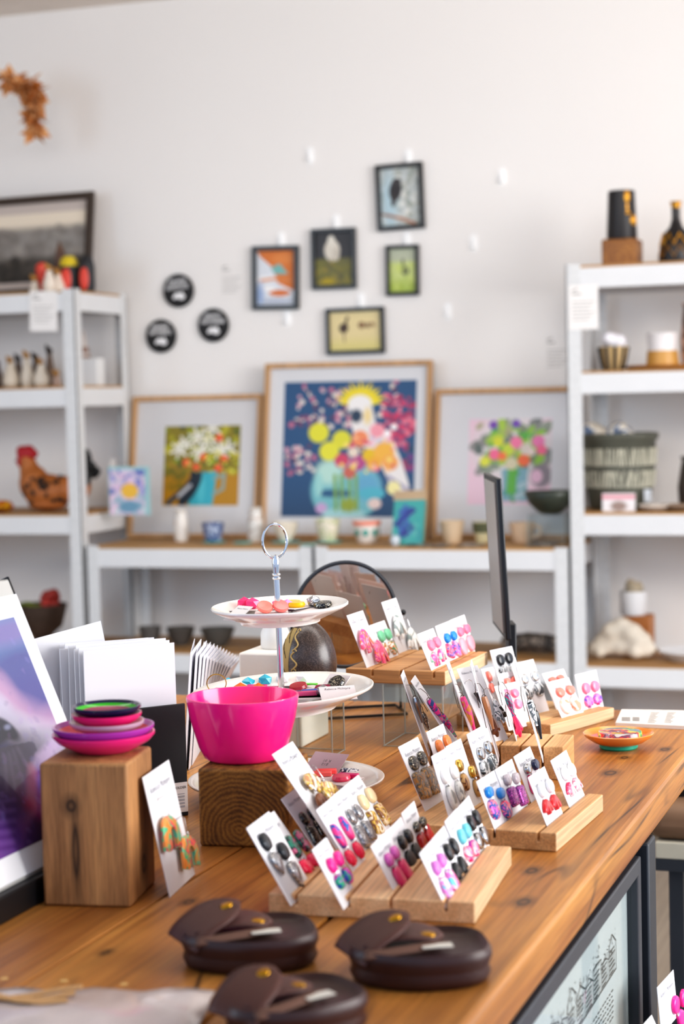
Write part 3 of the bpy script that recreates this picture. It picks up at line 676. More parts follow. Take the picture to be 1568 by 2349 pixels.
# ------------------------------------------------------------------ carded earrings
ZM = dict(A=(550, 1690, 7.84), B=(550, 1830, 5.227), C=(840, 1820, 4.48), D=(900, 1640, 6.03), E=(1080, 1690, 4.9), F=(1020, 1450, 7.127),
          G=(1180, 1480, 6.03), H=(780, 1350, 3.92), J=(900, 1500, 3.92), K=(540, 1660, 3.733), L=(0, 1300, 2.8), Q=(1100, 1800, 3.35), P=(0, 0, 1.))
def zp(z, p):
    if len(p) == 3: z = p[2]
    a, b_, s = ZM[z]; return a + p[0] / s, b_ + p[1] / s
def shape(kind, w, h):
    """outline in (x,z), top at z=0, bottom at z=-h, width w"""
    n = 20
    if kind == 'oval': return [(w / 2 * sin(2 * pi * i / n), -h / 2 + h / 2 * cos(2 * pi * i / n)) for i in range(n)]
    if kind == 'rect':
        P = []
        for cx, cz, a in ((w * .28, -h * .12, 0), (w * .28, -h * .88, 1), (-w * .28, -h * .88, 2), (-w * .28, -h * .12, 3)):
            for j in range(4):
                t = pi / 2 * (1 - a) - pi / 2 * j / 3; P.append((cx + w * .22 * cos(t), cz + h * .12 * sin(t)))
        return P
    if kind == 'tulip':
        return [(0, 0), (w * .3, -h * .08), (w * .47, -h * .3), (w * .5, -h * .6), (w * .38, -h * .84), (w * .27, -h * .72), (w * .13, -h * .8), (w * .06, -h), (-w * .1, -h * .96), (-w * .2, -h * .72), (-w * .36, -h * .85), (-w * .5, -h * .55), (-w * .45, -h * .28), (-w * .3, -h * .08)]
    if kind == 'leaf':
        return [(-w * .08, 0), (w * .1, 0), (w * .3, -h * .22), (w * .47, -h * .52), (w * .5, -h * .74), (w * .38, -h * .78), (w * .22, -h * .52), (w * .12, -h * .38), (w * .14, -h * .7), (w * .1, -h * .96), (-w * .06, -h), (-w * .1, -h * .7), (-w * .12, -h * .4), (-w * .24, -h * .62), (-w * .36, -h * .88), (-w * .5, -h * .84), (-w * .46, -h * .56), (-w * .28, -h * .2)]
    if kind == 'tear': return [(0, 0), (w * .4, -h * .08), (w * .5, -h * .26), (w * .36, -h * .55), (w * .12, -h * .9), (0, -h), (-w * .12, -h * .9), (-w * .36, -h * .55), (-w * .5, -h * .26), (-w * .4, -h * .08)]
    if kind == 'stick': return [(-w * .25, 0), (w * .25, 0), (w * .5, -h * .15), (w * .5, -h * .85), (w * .2, -h), (-w * .2, -h), (-w * .5, -h * .85), (-w * .5, -h * .15)]
    if kind == 'ring':
        return [(w / 2 * sin(2 * pi * i / n), -h / 2 + h / 2 * cos(2 * pi * i / n)) for i in range(n)]
    if kind == 'tri': return [(-w * .4, 0), (w * .5, -h * .1), (w * .15, -h), (-w * .05, -h)]
    if kind == 'arch':
        P = [(w / 2 * cos(pi * i / 12), -h * .45 + h * .45 * sin(pi * i / 12)) for i in range(13)]
        return P + [(-w * .5, -h), (-w * .2, -h), (-w * .2, -h * .55)] + [(w * .2 * cos(pi - pi * i / 6), -h * .5 + h * .2 * sin(pi - pi * i / 6)) for i in range(7)] + [(w * .2, -h * .85), (w * .5, -h * .85)]
SCRIPT = 'Rebecca McIntyre'
def earring(t, kind, sm, dm, s, d, W, H, k=(1, 1, 1), flip=1, hookm=SILVER, y0=-.0006):
    """s = stud centre (or hook loop), d = bottom of the drop, both (x,z) on the card"""
    T = .0042
    dx, dz = d[0] - s[0], d[1] - s[1]; L = sqrt(dx * dx + dz * dz); ang = math.atan2(dx, -dz)
    if kind.startswith('hook'):
        sub = kind[5:] or 'leaf'; hk = min(.02, max(.012, H * .12))
        pts = [(0, -.0045, 0), (-.0012, -.005, hk * .4), (-.001, -.005, hk), (-.004, -.004, hk * 1.25), (-.0075, .001, hk * 1.1), (-.0085, .004, hk * .55)]
        o = ob('earring', tube(pts, .0004, 6), hookm, t); o.location = (s[0], y0 - .001, s[1])
        r = ob('ring', tube([(.0022 * cos(2 * pi * i / 16), .0005 * sin(4 * pi * i / 16) - .0045, .0022 * sin(2 * pi * i / 16) - .0015) for i in range(16)], .0004, 6, closed=True), hookm, o)
        w = (k[2] * .42 * W if sub not in ('stick',) else k[2] * .16 * W)
        q = ob('drop', prism(shape(sub, w, L), 0, -T, taper=.75), dm, o, ang=50); q.location = (0, -.0028, -.003); q.rotation_euler = (0, -ang * .6, 0)
        return
    rx, rz = .142 * W * k[0], .112 * H * k[1]
    o = ob('earring', prism(shape('oval', 2 * rx, 2 * rz), 0, -T, taper=.78), sm, t, ang=50); o.location = (s[0], y0, s[1] + rz)
    r = ob('ring', tube([(.0016 * cos(2 * pi * i / 14), -.003, .003 * sin(2 * pi * i / 14)) for i in range(14)], .00045, 6, closed=True), hookm, o); r.location = (0, 0, -2 * rz)
    h = max(.006, L - rz - .002); w = .30 * W * k[2]
    if kind == 'stick': w *= .75
    q = ob('drop', prism(shape(kind, w, h), 0, -T, taper=.78), dm, o, ang=50); q.location = (dx * .12, 0, -2 * rz - .002); q.rotation_euler = (0, -ang, 0)
    if kind == 'ring':
        pass
def card(label, z, TL, BL, TR, rz, zh, pairs, ext=.0, group=None, width=None, curl=0., words=True, name='earring_card', origin=None):
    bl = onz(*zp(z, BL), zh) if origin is None else origin
    xd = V((cos(radians(rz)), sin(radians(rz)), 0))
    tl = onp(*zp(z, TL), bl, xd); zd = tl - bl; H = zd.length; zd.normalize(); nd = xd.cross(zd)
    W = width or (onp(*zp(z, TR), bl, nd) - tl).dot(xd)
    if W < .02 or W > .12: print('CARD?', label, round(W, 3), round(H, 3)); W = min(max(W, .03), .1)
    MX = Matrix((xd, -nd, zd)).transposed().to_4x4(); MX.translation = bl
    t = thing(name, label, 'earring card', Mx=MX, group=group)
    P = [(0, -ext), (W, -ext), (W, H), (0, H)]
    ob('card', prism(P, 0, .0007), WHITE_CARD, t, smooth=False)
    if words: text(SCRIPT, W * .105, INK, t, Matrix.Translation((W * .5, -.0003, H - W * .19)) @ STAND, shear=.25)
    def loc(zz, p):
        q = onp(*zp(zz, p), bl, nd) - bl; return q.dot(xd), q.dot(zd)
    for (zz, kind, sm, dm, s1, d1, s2, d2, *k) in pairs:
        kk = k[0] if k else (1, 1, 1)
        for s, d in ((s1, d1), (s2, d2)):
            if s: earring(t, kind, sm, dm, loc(zz, s), loc(zz, d), W, H, kk)
    return t, W, H
DG = glitter('#3a3a3e', '#d0c8b4'); SG = glitter('#8f8f94', '#ffffff'); CRY = glitter('#c9cccc', '#ffffff', .9, 500); DB = glitter('#1e2126', '#50555c', .3)
def M_(c, r=.25): return mat(c, r, coat=.12, var=.02)
BW = marble(['#1d1f24', '#dfe2e4', '#6f7a80', '#f4f4f4'], 60); PKB = marble(['#ff2f72', '#f77f93', '#1e5fae', '#e84fc0', '#ffb0bf'], 90)
TAN = marble(['#c08a5a', '#e8cfa6', '#d9b23c', '#8a5a36', '#efe0c4'], 60); AMB = marble(['#a8701f', '#7d6f60', '#5f4a30', '#c08a3a', '#8a8078'], 75)
PKW = marble(['#ff3f86', '#ffd0da', '#ff8aa0', '#d43fb4', '#ff6f5f'], 60); MINT = marble(['#53b07c', '#e8a050', '#f0f0e8', '#d9823a', '#3f9a6c'], 70)
PURP = glitter('#6b2a78', '#f06ad0', .3, 1200); RED = M_('#d8262f'); HOT = M_('#ff2f9c'); TUL = M_('#ff2558'); BLU = M_('#0f86d8'); CORAL = M_('#ff8576')
PNK = M_('#ff7f9e'); LIL = M_('#e07fd4'); TUR = M_('#6fcbd8'); BLK = M_('#1b1d22'); WHT = M_('#f2efec'); CLR = M_('#e4e4e6', .1); CRM = M_('#ead2a6'); BRN = M_('#8a5334')
ORG = M_('#f58a45'); SLV = mat('#b9bbbf', .12, 1.); SLVM = M_('#b3a9b0', .12); GLD = mat('#d8ae55', .15, 1.); NAVY = M_('#20264a'); MNT = M_('#79c79b'); ORC = M_('#d964b8')
h1 = RZ1 + 90 - .6; zb = .9125
G1 = 'carded earrings on the front board'
T_ = 'earring card on the front board, '
card('white card with silver and black pointed drop earrings, leftmost on the front board', 'B', (80, 365), (615, 1300), (335, 140), h1, zb, [('B', 'tear', DB, SG, (285, 540), (500, 940), (500, 650), (735, 1090), (1, 1, 1.1))], group=G1)
card('white card with green-black ovals and red tulip drops, leftmost slot of the front board', 'B', (150, 352), (705, 1140), (370, 105), h1, zb, [('B', 'tulip', marble(['#16121f', '#2f8a72', '#191426', '#c0507a'], 80), TUL, (625, 600), (820, 940), (725, 530), (910, 860), (1, 1.5, 1.2))], group=G1)
card('white card with long dark smoky glitter earrings, front board by the end-grain block', 'A', (740, 1120), (730, 1959, 'P'), (1000, 920), h1, zb, [('B', 'rect', DG, DG, (755, 260), (930, 590), (850, 200), (1000, 490), (1, 1, 1.1))], group=G1)
card('tall white card with tan leaf earrings on wire hooks, beside the pink bowl', 'A', (580, 320), (783, 1965, 'P'), (920, 45), h1, zb, [('A', 'hook-tulip', SILVER, TAN, (1120, 660), (1290, 1010), (1420, 810), (1600, 1150), (1, 1, 1.3)), ('A', 'hook-leaf', SILVER, BRN, (1290, 1030), (1420, 1270), None, None, (1, 1, 1.))], group=G1)
card('white card with hot pink ovals over blue and green drops, front board second slot', 'B', (865, 625), (1245, 1345), (1035, 470), h1, zb, [('B', 'oval', HOT, marble(['#2450b0', '#20b080', '#b030c8', '#e83fa0'], 70), (1080, 820), (1215, 1105), (1165, 740), (1310, 1040), (1.15, 1.1, 1.1))], group=G1)
card('white card with pink-blue ovals over red tulip drops, front board second slot', 'K', (690, 740), (820, 2018, 'P'), (805, 640), h1, zb, [('B', 'tulip', marble(['#ff3f96', '#1c5fb8', '#ff3f96', '#ff5fa0'], 60), TUL, (1165, 470), (1345, 830), (1260, 375), (1440, 740), (1, 1.55, 1.25))], group=G1)
card('white card with silver glitter earrings, front board second slot', 'K', (805, 640), (845, 1972, 'P'), (925, 540), h1, zb, [('B', 'rect', SG, SG, (1320, 240), (1510, 600), (1400, 180), (1590, 520), (1, 1.1, 1))], group=G1)
card('white card with long cream and gold drop earrings, front board second slot', 'K', (925, 540), (868, 1931, 'P'), (1050, 435), h1, zb, [('K', 'rect', CRM, TAN, (1085, 680), (1235, 950), (1145, 620), (1300, 870), (1.2, 1.2, 1.1))], group=G1)
card('white card with orchid ovals over long raspberry drops, front board third slot', 'C', (45, 545), (320, 1075), (205, 390), h1, zb, [('C', 'stick', ORC, M_('#e0356f'), (215, 690), (400, 990), (275, 615), (460, 905), (1, 1.1, 1.3))], group=G1)
card('white card with shiny black ovals over charcoal drops, front board third slot', 'C', (205, 390), (934, 2015, 'P'), (350, 225), h1, zb, [('C', 'tulip', BLK, M_('#2c2826', .5), (352, 510), (490, 790), (415, 445), (555, 710), (1, 1.3, 1.3))], group=G1)
card('white card with silver studs over dark red drops, front board third slot', 'C', (360, 205), (955, 1975, 'P'), (490, 75), h1, zb, [('C', 'rect', DG, M_('#b01820'), (500, 350), (580, 575), (560, 300), (665, 490), (1, 1, 1.1))], group=G1)
card('white card with lilac ovals over turquoise-pink drops, front board nearest slot', 'C', (545, 620), (820, 1185), (675, 470), h1, zb, [('C', 'oval', LIL, marble(['#5cc4d4', '#e87fd0', '#f4f4f6', '#e85fb4'], 55), (700, 775), (870, 1125), (757, 695), (935, 1045), (1.05, 1.15, 1.35))], group=G1)
card('white card with black ovals over black leaf drops, front board nearest slot', 'C', (675, 470), (1048, 2049, 'P'), (805, 320), h1, zb, [('C', 'leaf', BLK, M_('#24272a', .5), (825, 610), (945, 900), (885, 550), (1005, 830), (1, 1.4, 1.2))], group=G1)
card('white card with turquoise ovals over pink tulip drops, front board nearest slot', 'C', (805, 290), (1073.6, 2014, 'P'), (930, 160), h1, zb, [('C', 'tulip', TUR, PKW, (962, 450), (1060, 715), (1015, 390), (1120, 655), (1.1, 1.2, 1.3))], group=G1)
card('white card with black ovals over silver drops, nearest slot of the front board', 'C', (930, 160), (1099, 1979, 'P'), (1055, 30), h1, zb, [('C', 'oval', BLK, SLV, (1060, 310), (1170, 580), (1115, 255), (1240, 525), (1, 1.3, 1.1))], group=G1)
h2 = RZ2 + 90; z2 = .92; e2 = .008; G2 = 'carded earrings on the middle board'
card('white card with amber tiered drops below smoky glitter studs, leftmost on the middle board', 'D', (78, 445), (455, 1335), (345, 297), h2, z2, [('D', 'rect', DG, AMB, (275, 675), (455, 1165), (390, 608), (585, 1105), (1.15, 1., 1.7))], e2, G2)
card('white card with bright orange oval studs, at the back left of the middle board', 'D', (465, 240), (1024, 1822, 'P'), (700, 118), h2, z2, [('D', 'oval', ORG, ORG, (630, 445), (700, 680), (735, 375), (800, 600))], e2, G2)
card('white card with white ovals over white and silver drops, middle board', 'D', (535, 575), (1033, 1888, 'P'), (735, 440), h2, z2, [('D', 'oval', WHT, marble(['#8f9090', '#e4e2dc', '#ebe9e4', '#f2f0ec'], 45), (700, 855), (850, 1310), (830, 790), (960, 1220), (1.2, 1, 1.15))], e2, G2)
card('white card with gold studs over caramel brown drops, middle board', 'D', (735, 440), (1070, 1862, 'P'), (935, 305), h2, z2, [('D', 'oval', GLD, marble(['#8a5428', '#b98450', '#6d3c1c', '#c8995c'], 55), (905, 705), (1020, 1055), (1080, 790), (1185, 1140), (1.05, .85, 1.05))], e2, G2)
card('white card with bright blue ovals over pink and blue drops, middle board', 'E', (60, 505), (260, 1030), (270, 370), h2, z2, [('E', 'oval', BLU, PKB, (185, 630), (260, 935), (315, 640), (415, 920), (1.05, 1.05, 1.25))], e2, G2)
card('white card with mauve-silver studs over purple glitter drops, middle board', 'E', (270, 370), (1172, 1871, 'P'), (455, 240), h2, z2, [('E', 'rect', SLVM, PURP, (390, 490), (490, 785), (490, 472), (590, 775), (1, 1.1, 1.15))], e2, G2)
card('white card with mirror silver ovals over black and white blocks, behind the middle board', 'D', (1025, 270), (1117, 1835, 'P'), (1250, 118), h2, z2, [('D', 'rect', SLV, BW, (1200, 540), (1275, 850), (1300, 455), (1400, 760), (1.05, .9, 1.2))], e2, G2)
card('white card with silver studs over slim pink drops, behind the red leaf card', 'E', (478, 225), (672, 725), (660, 105), h2, z2, [('E', 'stick', SLV, M_('#f04a84'), (620, 365), (680, 640), None, None, (1, 1, .8)), ('E', 'stick', NAVY, M_('#f04a84'), (705, 318), (765, 560), None, None, (1, 1.1, .8))], e2, G2)
card('white card with clear studs over red leaf drops, on the middle board', 'E', (640, 460), (848, 990), (820, 325), h2, z2, [('E', 'leaf', CLR, RED, (775, 612), (862, 885), (865, 560), (945, 832), (1, 1.3, 1.5))], e2, G2)
card('white card with white ovals over pink-white leaves, rightmost on the middle board', 'E', (893, 270), (1100, 780), (1065, 140), h2, z2, [('E', 'leaf', WHT, marble(['#e8245f', '#f47a98', '#f6e2e6', '#f0b0c0'], 45), (1040, 425), (1120, 682), (1112, 375), (1195, 622), (1, 1.3, 1.35))], e2, G2)
h3 = RZ3 + 90; z3 = .917; G3 = 'carded earrings on the back right board'
card('white card with crystal studs over black and white drops, back right board', 'F', (1075, 520), (1208, 1643, 'P'), (1440, 430), h3, z3, [('G', 'oval', CRY, BW, (125, 470), (205, 740), (270, 432), (350, 712), (1.1, .9, 1.2))], .006, G3)
card('white card with coral ovals over pearly peach drops, back right board', 'G', (440, 515), (650, 1005), (740, 435), h3, z3, [('G', 'oval', CORAL, marble(['#ffc0a8', '#ffe4da', '#ffd2c4', '#ff9a80'], 40), (620, 660), (725, 960), (755, 627), (865, 920), (1.15, 1.2, 1.3))], .006, G3)
card('white card with pink ovals over purple petals, rightmost on the back right board', 'G', (830, 410), (930, 905), (1125, 340), h3, z3, [('G', 'tulip', PNK, marble(['#ff4f96', '#6a4fc8', '#f07fd0', '#ff7fae'], 90), (975, 598), (1025, 872), (1097, 570), (1145, 832), (1.15, 1.45, 1.15))], .006, G3)
card('white card with coral studs peeking out behind the peach drop card, back right board', 'G', (375, 395), (1276, 1628, 'P'), (670, 318), h3, z3, [('G', 'oval', CORAL, CORAL, (515, 500), (570, 790), (625, 470), (700, 750))], .006, G3)
card('white card with black ovals over black-white blocks, back right board, beneath the monitor', 'F', (735, 300), (1160, 1640, 'P'), (1090, 212), h3, z3, [('F', 'rect', BLK, BW, (895, 460), (960, 860), (1032, 427), (1095, 800), (1.05, .8, 1.2))], .006, G3)
card('white card with one coral stud showing, tucked under the black oval card', 'F', (855, 690), (1170, 1648, 'P'), (1140, 640), h3, z3, [('F', 'oval', CORAL, CORAL, (1010, 835), (1030, 1060), (1120, 810), (1140, 1030))], .006, G3)
card('white card with pink studs over pink hoop drops, back right board', 'F', (805, 890), (1164, 1667, 'P'), (1170, 790), h3, z3, [('F', 'oval', PNK, marble(['#ff6f9a', '#ffa0b8', '#ff86a8'], 40), (985, 1010), (1090, 1310), (1130, 1005), (1215, 1260), (1, 1, 1))], .006, G3)
card('white card with a sliver of coral, behind the black triangle hook card', 'F', (590, 610), (1142, 1648, 'P'), (780, 565), h3, z3, [('F', 'oval', CORAL, CORAL, (705, 730), (740, 1000), None, None)], .006, G3)
GS = 'edge-on cards in the slotted stand'
zs = .942
t_, w_, h_ = card('tall white card with black triangle and silver leaf earrings, behind the slotted stand', 'F', (190, 600), (1118, 1705, 'P'), (490, 445), 64, zs, [('F', 'hook-tri', SILVER, BLK, (450, 975), (570, 1190), None, None, (1, 1, .7)), ('F', 'hook-leaf', SILVER, BW, (745, 1110), (910, 1480), None, None, (1, 1, 1.1))], .006, GS)
def edge_card(label, z, TL, BL, sticks, mats, heading=103.5, width=.05):
    bl = onz(*zp(z, BL), zs - .012)
    bl = bl + V((0, .0, 0))
    t, W, H = card(label, z, TL, BL, None, heading, zs - .012, [], .0, GS, width=width, origin=bl)
    xd = V((cos(radians(heading)), sin(radians(heading)), 0)); MI = t.matrix_world.inverted() if False else None
    Mw = t.matrix_basis.copy() if t.matrix_basis != Matrix() else t.matrix_world.copy(); Mi = Mw.inverted()
    fl = V((-sin(yaw), cos(yaw), 0))
    for (tp, bt, m, kind, zz), off in zip(sticks, (.35, .6, .8)):
        p0 = bl + xd * W * off
        a = Mi @ onp(*zp(zz, tp), p0, fl); c = Mi @ onp(*zp(zz, bt), p0, fl)
        y = min(-.004, a.y, ) ; k = V((a.x, y, a.z)); e = V((c.x, min(-.004, c.y), c.z))
        hk = ob('earring', tube([k + V((0, -.001, 0)), k + V((0, -.002, .008)), k + V((0, .001, .017)), k + V((0, .006, .019)), k + V((0, .0085, .008)), k + V((0, .0095, -.012))], .00045, 6), mat('#7d6f66', .3, .8), t)
        ob('ring', tube([k + V((.0, .0024 * cos(2 * pi * i / 14), .0024 * sin(2 * pi * i / 14))) for i in range(14)], .00045, 6, closed=True), mat('#7d6f66', .3, .8), hk)
        L = (e - k).length
        if kind == 'stick':
            n = 9; b = tube([k.lerp(e, i / n) for i in range(n + 1)], [.0016 + .0026 * sin(pi * min(1, (i + .7) / n) ** .6) for i in range(n + 1)], 10)
            ob('drop', b, m, hk)
        else:
            b = nb()
            for s in (-1, 0, 1):
                mid = k.lerp(e, .55) + V((s * .006, -.0015 * abs(s), 0)); end = e + V((s * .010, -.004 * s, .006 * abs(s)))
                tube([k, k.lerp(mid, .6), mid, mid.lerp(end, .6), end], [.0022, .0036, .004, .0034, .0014], 8, b)
            ob('drop', b, m, hk)
    return t
MST = marble(['#ff3f9a', '#3f5f9a', '#e02070', '#7fb59a', '#ff70b0'], 70)
edge_card('edge-on white card with silver rods, leftmost in the slotted stand', 'J', (75, 195), (984, 1735, 'P'), [((200, 392), (262, 620), SLV, 'stick', 'J'), ((272, 540), (328, 690), glitter('#8a7f74', '#e8e0d0', .6), 'stick', 'J')], None)
edge_card('edge-on white card with magenta and teal sticks, second from left in the stand', 'J', (165, 245), (1056, 1735, 'P'), [((325, 410), (440, 640), MST, 'stick', 'J'), ((440, 545), (525, 775), MST, 'stick', 'J')], None, 101.0)
edge_card('edge-on white card with candy pink sticks, third from left in the stand', 'J', (487, 95), (1097, 1735, 'P'), [((602, 395), (690, 700), marble(['#ff4f96', '#ff6fa8', '#f0a050', '#ff3f86'], 40), 'stick', 'J'), ((632, 470), (700, 690), marble(['#ff4f96', '#ff6fa8', '#f0a050', '#ff3f86'], 40), 'stick', 'J')], None, 103.5)
edge_card('edge-on white card with tan and brown leaves, third from right in the stand', 'J', (700, 100), (955, 980), [((800, 390), (890, 680), M_('#c07f52'), 'stick', 'J'), ((885, 565), (945, 745), M_('#7d4428'), 'leaf', 'J')], None, 103.5)
edge_card('edge-on white card with teal and raspberry leaves, second from right in the stand', 'F', (770, 420), (1191, 1722, 'P'), [((1010, 370), (1085, 560), marble(['#7a2f5a', '#3f8a8a', '#d02060', '#5f4a7a'], 60), 'stick', 'J'), ((1085, 560), (1150, 745), M_('#f02a60'), 'leaf', 'J')], None, 103.5)
edge_card('edge-on white card with black and white sticks, rightmost in the stand', 'F', (1145, 500), (1355, 980, 'J'), [((1212, 420), (1285, 650), BW, 'stick', 'J'), ((1282, 520), (1335, 765), BLK, 'stick', 'J')], None, 103.5)
h4 = RZ4 + 90; z4 = 1.006; G4 = 'carded earrings on the raised board'
card('tall white card with pink marbled leaf earrings on hooks, leftmost on the raised board', 'H', (58, 243), (240, 715), (197, 183), h4, z4, [('H', 'hook-leaf', SILVER, marble(['#ff5f8a', '#ffa0c0', '#ff7a50', '#e040a0', '#ff86a8'], 55), (160, 360), (215, 575), (298, 460), (340, 690), (1, 1, 1.7))], .006, G4)
card('small white card with mint studs over green and orange petals, on the raised board', 'H', (255, 335), (878.2, 1517, 'P'), (393, 278), h4, z4, [('H', 'tulip', MNT, MINT, (360, 435), (400, 610), (420, 415), (480, 598), (1.1, 1.4, 1.15))], .006, G4)
card('tall white card with white and silver leaf earrings, raised board by the mirror', 'H', (370, 125), (530, 585), (500, 80), h4, z4, [('H', 'hook-leaf', SILVER, marble(['#8f9a98', '#e6e4de', '#f2f0ec', '#dcdad4'], 50), (465, 232), (520, 450), (592, 350), (635, 555), (1, 1, 1.7))], .006, G4)
card('white card with pink ovals over pink and mint petals, front of the raised board', 'H', (690, 412), (820, 737), (832, 348), h4, z4, [('H', 'leaf', PNK, marble(['#ff4f86', '#8fd8b8', '#ff9ab4', '#f04f9a'], 70), (808, 515), (848, 700), (862, 487), (915, 665), (1.1, 1.35, 1.3))], .006, G4)
card('white card with blue ovals over pink and blue speckled drops, on the raised board', 'H', (853, 340), (955, 668), (985, 285), h4, z4, [('H', 'rect', BLU, PKB, (952, 450), (985, 622), (1010, 428), (1040, 602), (1, 1.2, 1.15))], .006, G4)
card('white card with pink ovals over large pale pink ovals, rightmost on the raised board', 'H', (985, 285), (1055, 1504.5, 'P'), (1115, 230), h4, z4, [('H', 'oval', PNK, M_('#ffa3b0'), (1072, 392), (1100, 600), (1128, 367), (1175, 565), (1.1, 1.2, 1.3))], .006, G4)
# the long card leaning on the tall block, and the two cards on the low grey table
rb = marble(['#f59a4a', '#4fc48a', '#d8506f', '#f07f5a', '#c8a05a', '#60c0a0'], 50)
t_, w_, h_ = card('long white card with rainbow arch earrings leaning against the tall timber block', 'L', (915, 1355), (390, 2059, 'P'), (1085, 1245), 98, .9005, [('L', 'hook-arch', SILVER, rb, (1045, 1585), (1060, 1815), (1165, 1710), (1180, 1930), (1, 1, 1.35))])
card('white card with big hot pink ovals on the low grey table at the right edge', 'Q', (1362, 1560), (1517, 2375, 'P'), (1490, 1452), 84, .661, [('Q', 'oval', HOT, HOT, (1490, 1690), (1590, 1850), (1550, 1640), (1640, 1790), (1.2, 1.7, 1.2))], 0)
card('white card, only its tip showing at the bottom edge by the framed drawing', 'Q', (1200, 1905), (1490, 2440, 'P'), (1342, 1818), 84, .661, [('Q', 'oval', HOT, HOT, (1330, 2050), (1420, 2200), (1390, 2000), (1470, 2140))], 0)
# ------------------------------------------------------------------ small carded studs lying on the cake stand plates
def stud_card(label, px, z, rz, w, h, studs, tilt=0., grp=None, words=None, cc='#e6dcda'):
    p = onz(*px, z)
    MX = Matrix.Translation(p) @ Matrix.Rotation(radians(rz), 4, 'Z') @ Matrix.Rotation(radians(tilt), 4, 'X')
    t = thing('stud_card', label, 'stud card', Mx=MX, group=grp)
    ob('card', box((0, 0, 0), (w, h, .0007)), mat(cc, .6, var=.01), t, smooth=False)
    text(words or SCRIPT, w * .1 if not words else w * .13, mat('#6b6266', .8), t, Matrix.Translation((0, h * (.3 if not words else .1), .0005)) @ Matrix.Rotation(pi if words else 0, 4, 'Z'), shear=.25 if not words else 0)
    for kind, x, y, m in studs:
        if kind == 'gem':
            b = nb(); bmesh.ops.create_icosphere(b, subdivisions=1, radius=.0098)
            o = ob('stud', b, m, t, smooth=False); o.location = (x, y, .0065); o.scale = (1, 1, .8)
        elif kind == 'disc': o = ob('stud', lathe([(0, 0), (.0105, 0), (.0118, .0025), (.0105, .0058), (0, .0065)], 24), m, t); o.location = (x, y, .0006)
        elif kind == 'bar': o = ob('stud', box((0, 0, .003), (.026, .0085, .006)), m, t, bevel=.0012); o.location = (x, y, .0006); o.rotation_euler.z = radians(10)
        elif kind == 'tilt': o = ob('stud', lathe([(0, 0), (.009, 0), (.010, .002), (.009, .005), (0, .0055)], 24), m, t); o.location = (x, y, .006); o.rotation_euler = (radians(35), 0, radians(20))
    return t
g = 'carded studs on the top plate'; z = 1.1235
stud_card('cream card with two faceted hot pink studs, left on the top plate', (566, 1396), z + .003, 10, .034, .046, [('gem', -.004, .004, M_('#ff2f74')), ('gem', .008, -.004, M_('#ff3f80'))], 0, g)
stud_card('white card propped up at the left rim of the top plate', (546, 1407), z + .001, -25, .026, .03, [], 30, g, cc='#e9e4e2')
stud_card('cream card with coral oval studs at the front of the top plate', (622, 1406), z + .002, 20, .04, .044, [('tilt', -.008, -.004, CORAL), ('tilt', .011, .0, M_('#ff7f78'))], 0, g)
stud_card('cream card with faceted light pink studs beside the pole on the top plate', (650, 1399), z, -8, .036, .044, [('gem', -.006, 0, M_('#ff6f9e')), ('gem', .009, -.006, M_('#ff9ad0'))], 0, g)
stud_card('cream card with two yellow oval studs, right of the pole on the top plate', (673, 1391), z + .004, -20, .046, .05, [('disc', -.008, .006, M_('#ffc400')), ('disc', .009, -.006, M_('#ffc400'))], 0, g)
stud_card('grey card with speckled silver studs near the right rim of the top plate', (727, 1394), z + .003, -12, .04, .05, [('gem', -.008, .006, SG), ('disc', .006, .004, DG)], 6, g)
g = 'carded studs on the middle plate'; z = 1.020
stud_card('cream card with two faceted teal studs, left on the middle plate', (547, 1580), z, 15, .05, .04, [('gem', -.013, .002, M_('#27a3bd')), ('gem', .012, .003, M_('#2fb0c8'))], 4, g)
stud_card('cream card with orange round studs behind the pink bowl rim', (575, 1592), z + .002, 5, .05, .034, [('gem', -.013, 0, M_('#ff7a1f')), ('gem', .010, 0, M_('#ff7a1f'))], 0, g)
stud_card('card with magenta glitter bar studs left of the pole on the middle plate', (603, 1585), z, -6, .05, .03, [('bar', -.01, .003, M_('#e2207c')), ('bar', .012, -.002, M_('#c01868'))], 5, g)
stud_card('card with faceted teal stud at the back of the middle plate', (608, 1572), z + .003, 12, .04, .04, [('gem', 0, .0, M_('#2fa8c0'))], 0, g)
stud_card('card with faceted white studs behind the pole on the middle plate', (672, 1568), z + .004, 12, .05, .04, [('gem', -.013, 0, M_('#f4eff0')), ('gem', .012, 0, M_('#f6f1f2'))], 0, g)
stud_card('card with a dark red oval stud right of the pole on the middle plate', (680, 1584), z, -20, .04, .04, [('disc', 0, .004, M_('#b0182c'))], 14, g)
stud_card('card with a bright green bar stud on the middle plate', (702, 1580), z, -10, .04, .032, [('bar', 0, .004, M_('#52c81e'))], 0, g)
stud_card('card with two navy blue bar studs on the middle plate', (692, 1596), z + .002, 22, .046, .036, [('bar', -.012, -.004, M_('#2444b0')), ('bar', .013, .007, M_('#2a52c0'))], 0, g)
stud_card('card with pink glitter bar and silver studs on the middle plate', (718, 1598), z + .002, 18, .044, .034, [('bar', -.008, .003, M_('#f0558e')), ('gem', .012, .002, SG)], 0, g)
stud_card('card with burgundy bar studs standing up near the right of the middle plate', (762, 1576), z + .006, -25, .036, .040, [('bar', -.008, -.006, M_('#a01448')), ('disc', .006, .004, DG)], 42, g)
stud_card('long white card propped across the right rim of the middle plate', (775, 1590), z + .008, 32, .044, .022, [], 40, g)
g = 'carded studs on the bottom plate'; z = .909
stud_card('shade-darkened mauve card reading twelve dollars, face down and propped on the bottom plate', (744, 1755), z + .012, -12, .05, .045, [], 32, g, words='$12\nR 01', cc='#a98c94')  # mauve darkened so the shade it stands in is put into its colour
